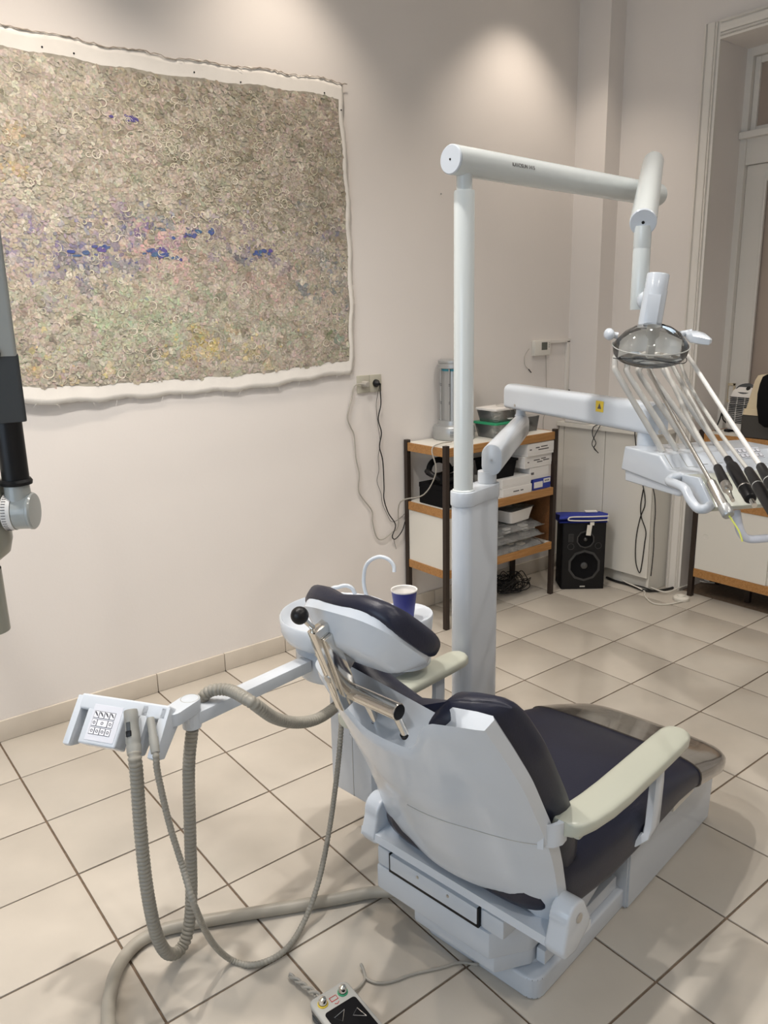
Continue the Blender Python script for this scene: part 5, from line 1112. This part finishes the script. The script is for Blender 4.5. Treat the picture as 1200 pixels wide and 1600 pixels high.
for k in range(5): b = nb(); box2(b, (.19 * sw - .010, -.0028, .301 + k * .009), (.19 * sw + .014, -.0018, .3045 + k * .009), 0, Ms_); finish(b, 'vent_slot', M_black, vp, smooth=0)
b = nb(); box2(b, (sw * .44, -.0012, .014), (sw * .56, .001, .022), 0, Ms_); finish(b, 'name_plate', M_greyp, spk, smooth=0)
bg_ = thing('folded_bag', MX.Translation((0, 0, SH)) @ (s0 + sd0 * sw / 2 - sn * .1), 'folded blue fabric bag with white piping on the loudspeaker', 'bag'); 
b = nb(); rings = []
prf = [(-.012, .004), (-.008, .0), (.150, .0), (.162, .012), (.152, .026), (.02, .044), (-.012, .040), (-.020, .030), (-.014, .022), (.06, .020), (.062, .014)]
for x in (-.02, .03, .1, .18, sw + .004): rings.append([Ms_ @ V((x + (.010 * math.sin(y * 30)), y, SH + .001 + z * (1.0 + .08 * math.sin(x * 30)))) for y, z in [(q[0] * -1 + .19 if False else q[0], q[1]) for q in prf]])
loft(b, rings); finish(b, 'bag_fabric', M_bluebag, bg_, smooth=30)
P = [Ms_ @ V((x, y, SH + z)) for x, y, z in ((sw + .006, -.013, .041), (sw * .6, -.018, .040), (.05, -.020, .040), (.028, -.021, .032), (.04, -.022, .020), (sw * .6, -.020, .016), (sw + .006, -.015, .018))]
b = nb(); tube(b, smooth_path(P, 6), .004, 8); finish(b, 'white_piping', M_whitecord, bg_)
b = nb(); box2(b, (.6 * sw, .10, SH + .036), (.88 * sw, .14, SH + .041), .001, Ms_); lb = finish(b, 'paper_tag', M_card, bg_, smooth=0)
b = nb(); box2(b, (.38 * sw, -.024, SH - .060), (.38 * sw + .028, -.021, SH + .004), .001, Ms_ @ MX.Rotation(.10, 4, 'Y')); finish(b, 'white_strap', M_whitecord, bg_, smooth=0)
b = nb(); box2(b, (.60 * sw, -.022, SH - .012), (.60 * sw + .025, -.019, SH + .008), .001, Ms_); finish(b, 'white_strap', M_whitecord, bg_, smooth=0)

# ================================================================== low white cupboard along the door wall
cab = thing('cupboard', (3.48, -.36, 0), 'low white cupboard with two plain doors behind loudspeaker', 'cupboard')
for y0, y1 in ((-.045, -.352), (-.356, -.690)):
    b = nb(); box2(b, (3.400, y0, .085), (3.418, y1, .928), .002); finish(b, 'cupboard_door', M_lam, cab, smooth=0)
b = nb(); box2(b, (3.398, -.004, .03), (3.42, -.043, .93), .002); finish(b, 'filler_strip', M_lam, cab, smooth=0)
b = nb(); box2(b, (3.418, -.693, 0.0), (XB - .001, -.676, .93), .001); finish(b, 'side_panel', M_lam, cab, smooth=0)
b = nb(); box2(b, (3.435, -.676, 0.0), (3.450, -.005, .085), .001); finish(b, 'kick_board', M_lam, cab, smooth=0)
b = nb(); box2(b, (3.375, -.702, .931), (3.463, -.004, .957), .002); box2(b, (3.463, -.702, .931), (XB - .001, -.217, .957), .002); finish(b, 'top_board', M_lam, cab, smooth=0)
pl = PZ(888, 652, .958); b = nb(); prism(b, rrect(-.05, -.09, .05, .09, .02), .022, MX.Translation((3.43, -.14, .958)), bev=.006); finish(b, 'white_dish', M_card, label='shallow white dish on the cupboard top by corner', cat='dish')
def xpx(lst, x): return [PX(a, c, x) for a, c in lst]
cord('hanging_cable', [V((3.43, -.33, .962)), V((3.378, -.315, .964))] + xpx([(927, 668), (926, 680), (931, 692), (928, 700), (933, 706)], 3.366), .0026, M_rubber, 'short black cord dangling over cupboard edge')
cord('hanging_cable', [V((3.43, -.36, .962)), V((3.366, -.345, .966))] + xpx([(935, 670), (929, 682), (925, 694), (930, 702), (935, 708)], 3.354), .0026, M_rubber, 'second black cord end crossing the first over cupboard edge')
cord('hanging_cable', [V((3.43, -.575, .962)), V((3.38, -.575, .964)), V((3.368, -.577, .95)), V((3.368, -.58, .92))] + xpx([ (996, 715), (1003, 750), (1008, 785), (1000, 810), (994, 840), (993, 875), (999, 895), (1003, 880), (1007, 850), (1009, 830), (1002, 808), (1001, 790), (1005, 765)], 3.394), .0030, M_rubber, 'long black cord hanging in twisted loops on cupboard door')
cord('hanging_cable', [V((3.43, -.625, .962)), V((3.38, -.628, .964)), V((3.368, -.630, .95)), V((3.368, -.632, .92))] + xpx([ (1011, 730), (1022, 770), (1024, 800), (1022, 825), (1021, 860), (1017, 900)], 3.394), .0030, M_rubber, 'straight black cord hanging beside the door casing')
cord('floor_cable', [PZ(948, 902, .008), PZ(962, 908, .008), PZ(985, 914, .008), PZ(1005, 922, .008), PZ(1025, 923, .008), PZ(1045, 920, .008), PZ(1062, 914, .008), PZ(1085, 904, .008), PZ(1105, 899, .008)], .0075, M_rubber, 'thick black cable along the foot of cupboard')
cord('floor_cable', [PZ(945, 894, .03), PZ(952, 898, .02), PZ(962, 908, .006), PZ(1000, 916, .020), PZ(1020, 923, .02)], .0035, M_rubber, 'thin black cable curling from behind loudspeaker')
cord('floor_cable', [V((3.425, -.50, .07)), PZ(999, 908, .02), PZ(1015, 917, .02), PZ(1040, 925, .0195), PZ(1060, 919, .0195), PZ(1080, 912, .012), PZ(1087, 905, .012), PZ(1098, 909, .006), PZ(1120, 911, .006)], .0042, M_whitecord, 'white cable crossing the black one beside casing')
fs = PZ(1064, 937, 0); fs = V((3.42, -.885, 0)) if fs.x > 3.5 else fs
fsw = thing('floor_switch', fs, 'small round white floor switch with its white cable', 'floor switch'); Mfs = MW[fsw.name]
b = nb(); lathe(b, [(0, 0), (.044, 0), (.046, .004), (.044, .016), (.036, .022), (0, .024)], Mfs, 32); finish(b, 'switch_body', M_whitecord, fsw)
b = nb(); lathe(b, [(.022, .023), (.021, .028), (.014, .031), (0, .032)], Mfs, 24); finish(b, 'push_button', M_whitecord, fsw)
cord('switch_cable', [fs + V((-.03, -.03, .008)), PZ(1045, 944, .005), PZ(1022, 943, .005), PZ(1008, 932, .005), PZ(1007, 924, .005), PZ(995, 917, .02), PZ(975, 908, .02), PZ(960, 896, .02), V((3.43, -.40, .03))], .004, M_whitecord, None, par=fsw)

# ================================================================== second shelf unit in front of the doorway
RX0, RX1, RY0, RY1 = 3.535, 3.865, -.874, -1.76
sh2 = thing('shelf_unit', ((RX0 + RX1) / 2, (RY0 + RY1) / 2, 0), 'shelf unit with white sliding doors standing in the doorway', 'shelf')
for y in (RY0 - .028, RY1):
    for x in (RX0, RX1 - .028):
        b = nb(); box2(b, (x, y, 0), (x + .028, y + .028, .975), .002); finish(b, 'post', M_dark, sh2, smooth=0)
for zt in (.955, .60, .172):
    b = nb(); box2(b, (RX0 + .012, RY1 + .012, zt - .022), (RX1 - .006, RY0 - .012, zt), 0); bo = finish(b, 'shelf_board', M_lam, sh2, smooth=0)
    for a, c in (((RX0 + .002, RY1 + .029, zt - .048), (RX0 + .016, RY0 - .029, zt + .001)), ((RX0 + .029, RY0 - .016, zt - .048), (RX1 - .029, RY0 - .003, zt + .001))):
        b = nb(); box2(b, a, c, .0015); finish(b, 'edge_trim', M_wood, bo, smooth=0)
for y0, y1, x in ((RY0 - .030, -1.318, RX0 + .006), (-1.300, RY1 + .03, RX0 + .018)):
    b = nb(); box2(b, (x, y0, .174), (x + .010, y1, .552), .001); sd2 = finish(b, 'sliding_door', M_lam, sh2, smooth=0)
    yy = y0 - .055 if x < RX0 + .01 else y1 + .055
    b = nb(); lathe(b, [(.013, .0), (.0145, .0012), (.016, .0012), (.017, 0), (.012, -.001), (0, -.001)], frame((x - .0002, yy, .375), (0, 1, 0), z=(-1, 0, 0)), 24); finish(b, 'finger_pull', M_lam, sd2)
for x in (RX0 + .14,):
    b = nb(); box2(b, (x, RY0 - .30, 0), (x + .03, RY0 - .27, .125), .002); finish(b, 'middle_leg', M_dark, sh2, smooth=0)
ZT2 = .9565
fa = PZ(1158, 692, ZT2); fx, fy = min(3.80, max(3.66, fa.x)), fa.y
fx = 3.74; fp_ = PX(1163, 690, fx); fy = fp_.y
fan = thing('fan_heater', (fx, fy, ZT2), 'white upright fan heater with slotted grille on shelf top', 'fan heater', math.radians(-8)); Mf_ = MW[fan.name]
# local: -x faces the room
b = nb(); R = []
for z, hw, dp, off in ((.012, .085, .06, 0), (.03, .092, .065, 0), (.10, .094, .068, .0), (.18, .09, .066, .006), (.225, .078, .060, .012), (.245, .060, .05, .018), (.255, .035, .03, .024)):
    R.append([Mf_ @ V((x + off, y, z)) for x, y in rrect(-dp, -hw, dp, hw, min(.03, dp * .8))])
loft(b, R); fb = finish(b, 'heater_body', M_card, fan)
for k in range(15):
    for (y0, y1) in ((-.068, -.026), (-.020, .020), (.026, .068)):
        z = .052 + k * .0098; b = nb(); box2(b, (-.0705 + (.005 if z > .15 else 0), y0, z), (-.060, y1, z + .0048), 0, Mf_); finish(b, 'grille_slot', M_black, fb, smooth=0)
b = nb(); prism(b, [(q[0] * .034, q[1] * .055) for q in arc2(0, 0, 1, 0, 360, 20)[:-1]], .004, Mf_ @ frame((-.030, 0, .238), (.62, 0, .78), (0, 1, 0)), bev=.001); cpn = finish(b, 'control_panel', M_xdark, fan)
b = nb(); lathe(b, [(.013, .004), (.012, .009), (0, .009)], Mf_ @ frame((-.030, -.02, .238), (.62, 0, .78), (0, 1, 0)), 16); finish(b, 'dial', M_black, cpn)
for yy in (-.06, .06): b = nb(); box2(b, (-.085, yy - .015, 0), (.075, yy + .015, .014), .004, Mf_); finish(b, 'foot', M_black, fan)
cord('power_cord', [Mf_ @ V(p) for p in ((-.02, .09, .03), (-.05, .11, .06), (-.05, .12, .10), (-.06, .125, .06), (-.08, .13, .01), (-.12, .10, .006))], .004, M_rubber, None, par=fan)
cs0 = PX(1160, 692, 3.60)
case = thing('carrying_case', (3.602, cs0.y - .18, ZT2), 'carrying case with dark grey base and tall beige hood', 'case'); Mc_ = MW[case.name]
b = nb(); R = []
for z, hw, dx in ((0, .165, .060), (.006, .17, .065), (.115, .17, .065), (.12, .165, .060)): R.append([Mc_ @ V((x, y, z)) for x, y in rrect(-dx, -hw, dx, hw, .015)])
loft(b, R); finish(b, 'case_base', mat('dark_grey_plastic', (.055, .052, .048), .5), case)
b = nb(); R = []
for z, hw, dx in ((.121, .168, .066), (.150, .165, .064), (.152, .155, .060), (.30, .125, .052), (.325, .115, .045), (.33, .10, .04)): R.append([Mc_ @ V((x, y, z)) for x, y in rrect(-dx, -hw, dx, hw, .02)])
loft(b, R); finish(b, 'case_hood', M_beigep, case)
jb = PX(1196, 600, 3.57)
jk = thing('black_cloth', (3.508, jb.y - .10, ZT2 + .09), 'black fabric bundle draped over the beige case', 'cloth'); Mj = MW[jk.name]
b = nb(); R = []
for z, hw, dx, o_ in ((-.02, .055, .012, 0), (.0, .085, .02, 0), (.08, .10, .021, .0), (.15, .105, .021, .0), (.20, .10, .020, .0), (.235, .085, .018, .002), (.25, .06, .014, .004)):
    R.append([Mj @ V((math.cos(a) * dx * (1 + .15 * math.sin(5 * a)) + o_, math.sin(a) * hw * (1 + .05 * math.sin(7 * a + z * 30)), z)) for a in [2 * math.pi * k / 28 for k in range(28)]])
loft(b, R); finish(b, 'cloth_folds', M_matte, jk, smooth=60)
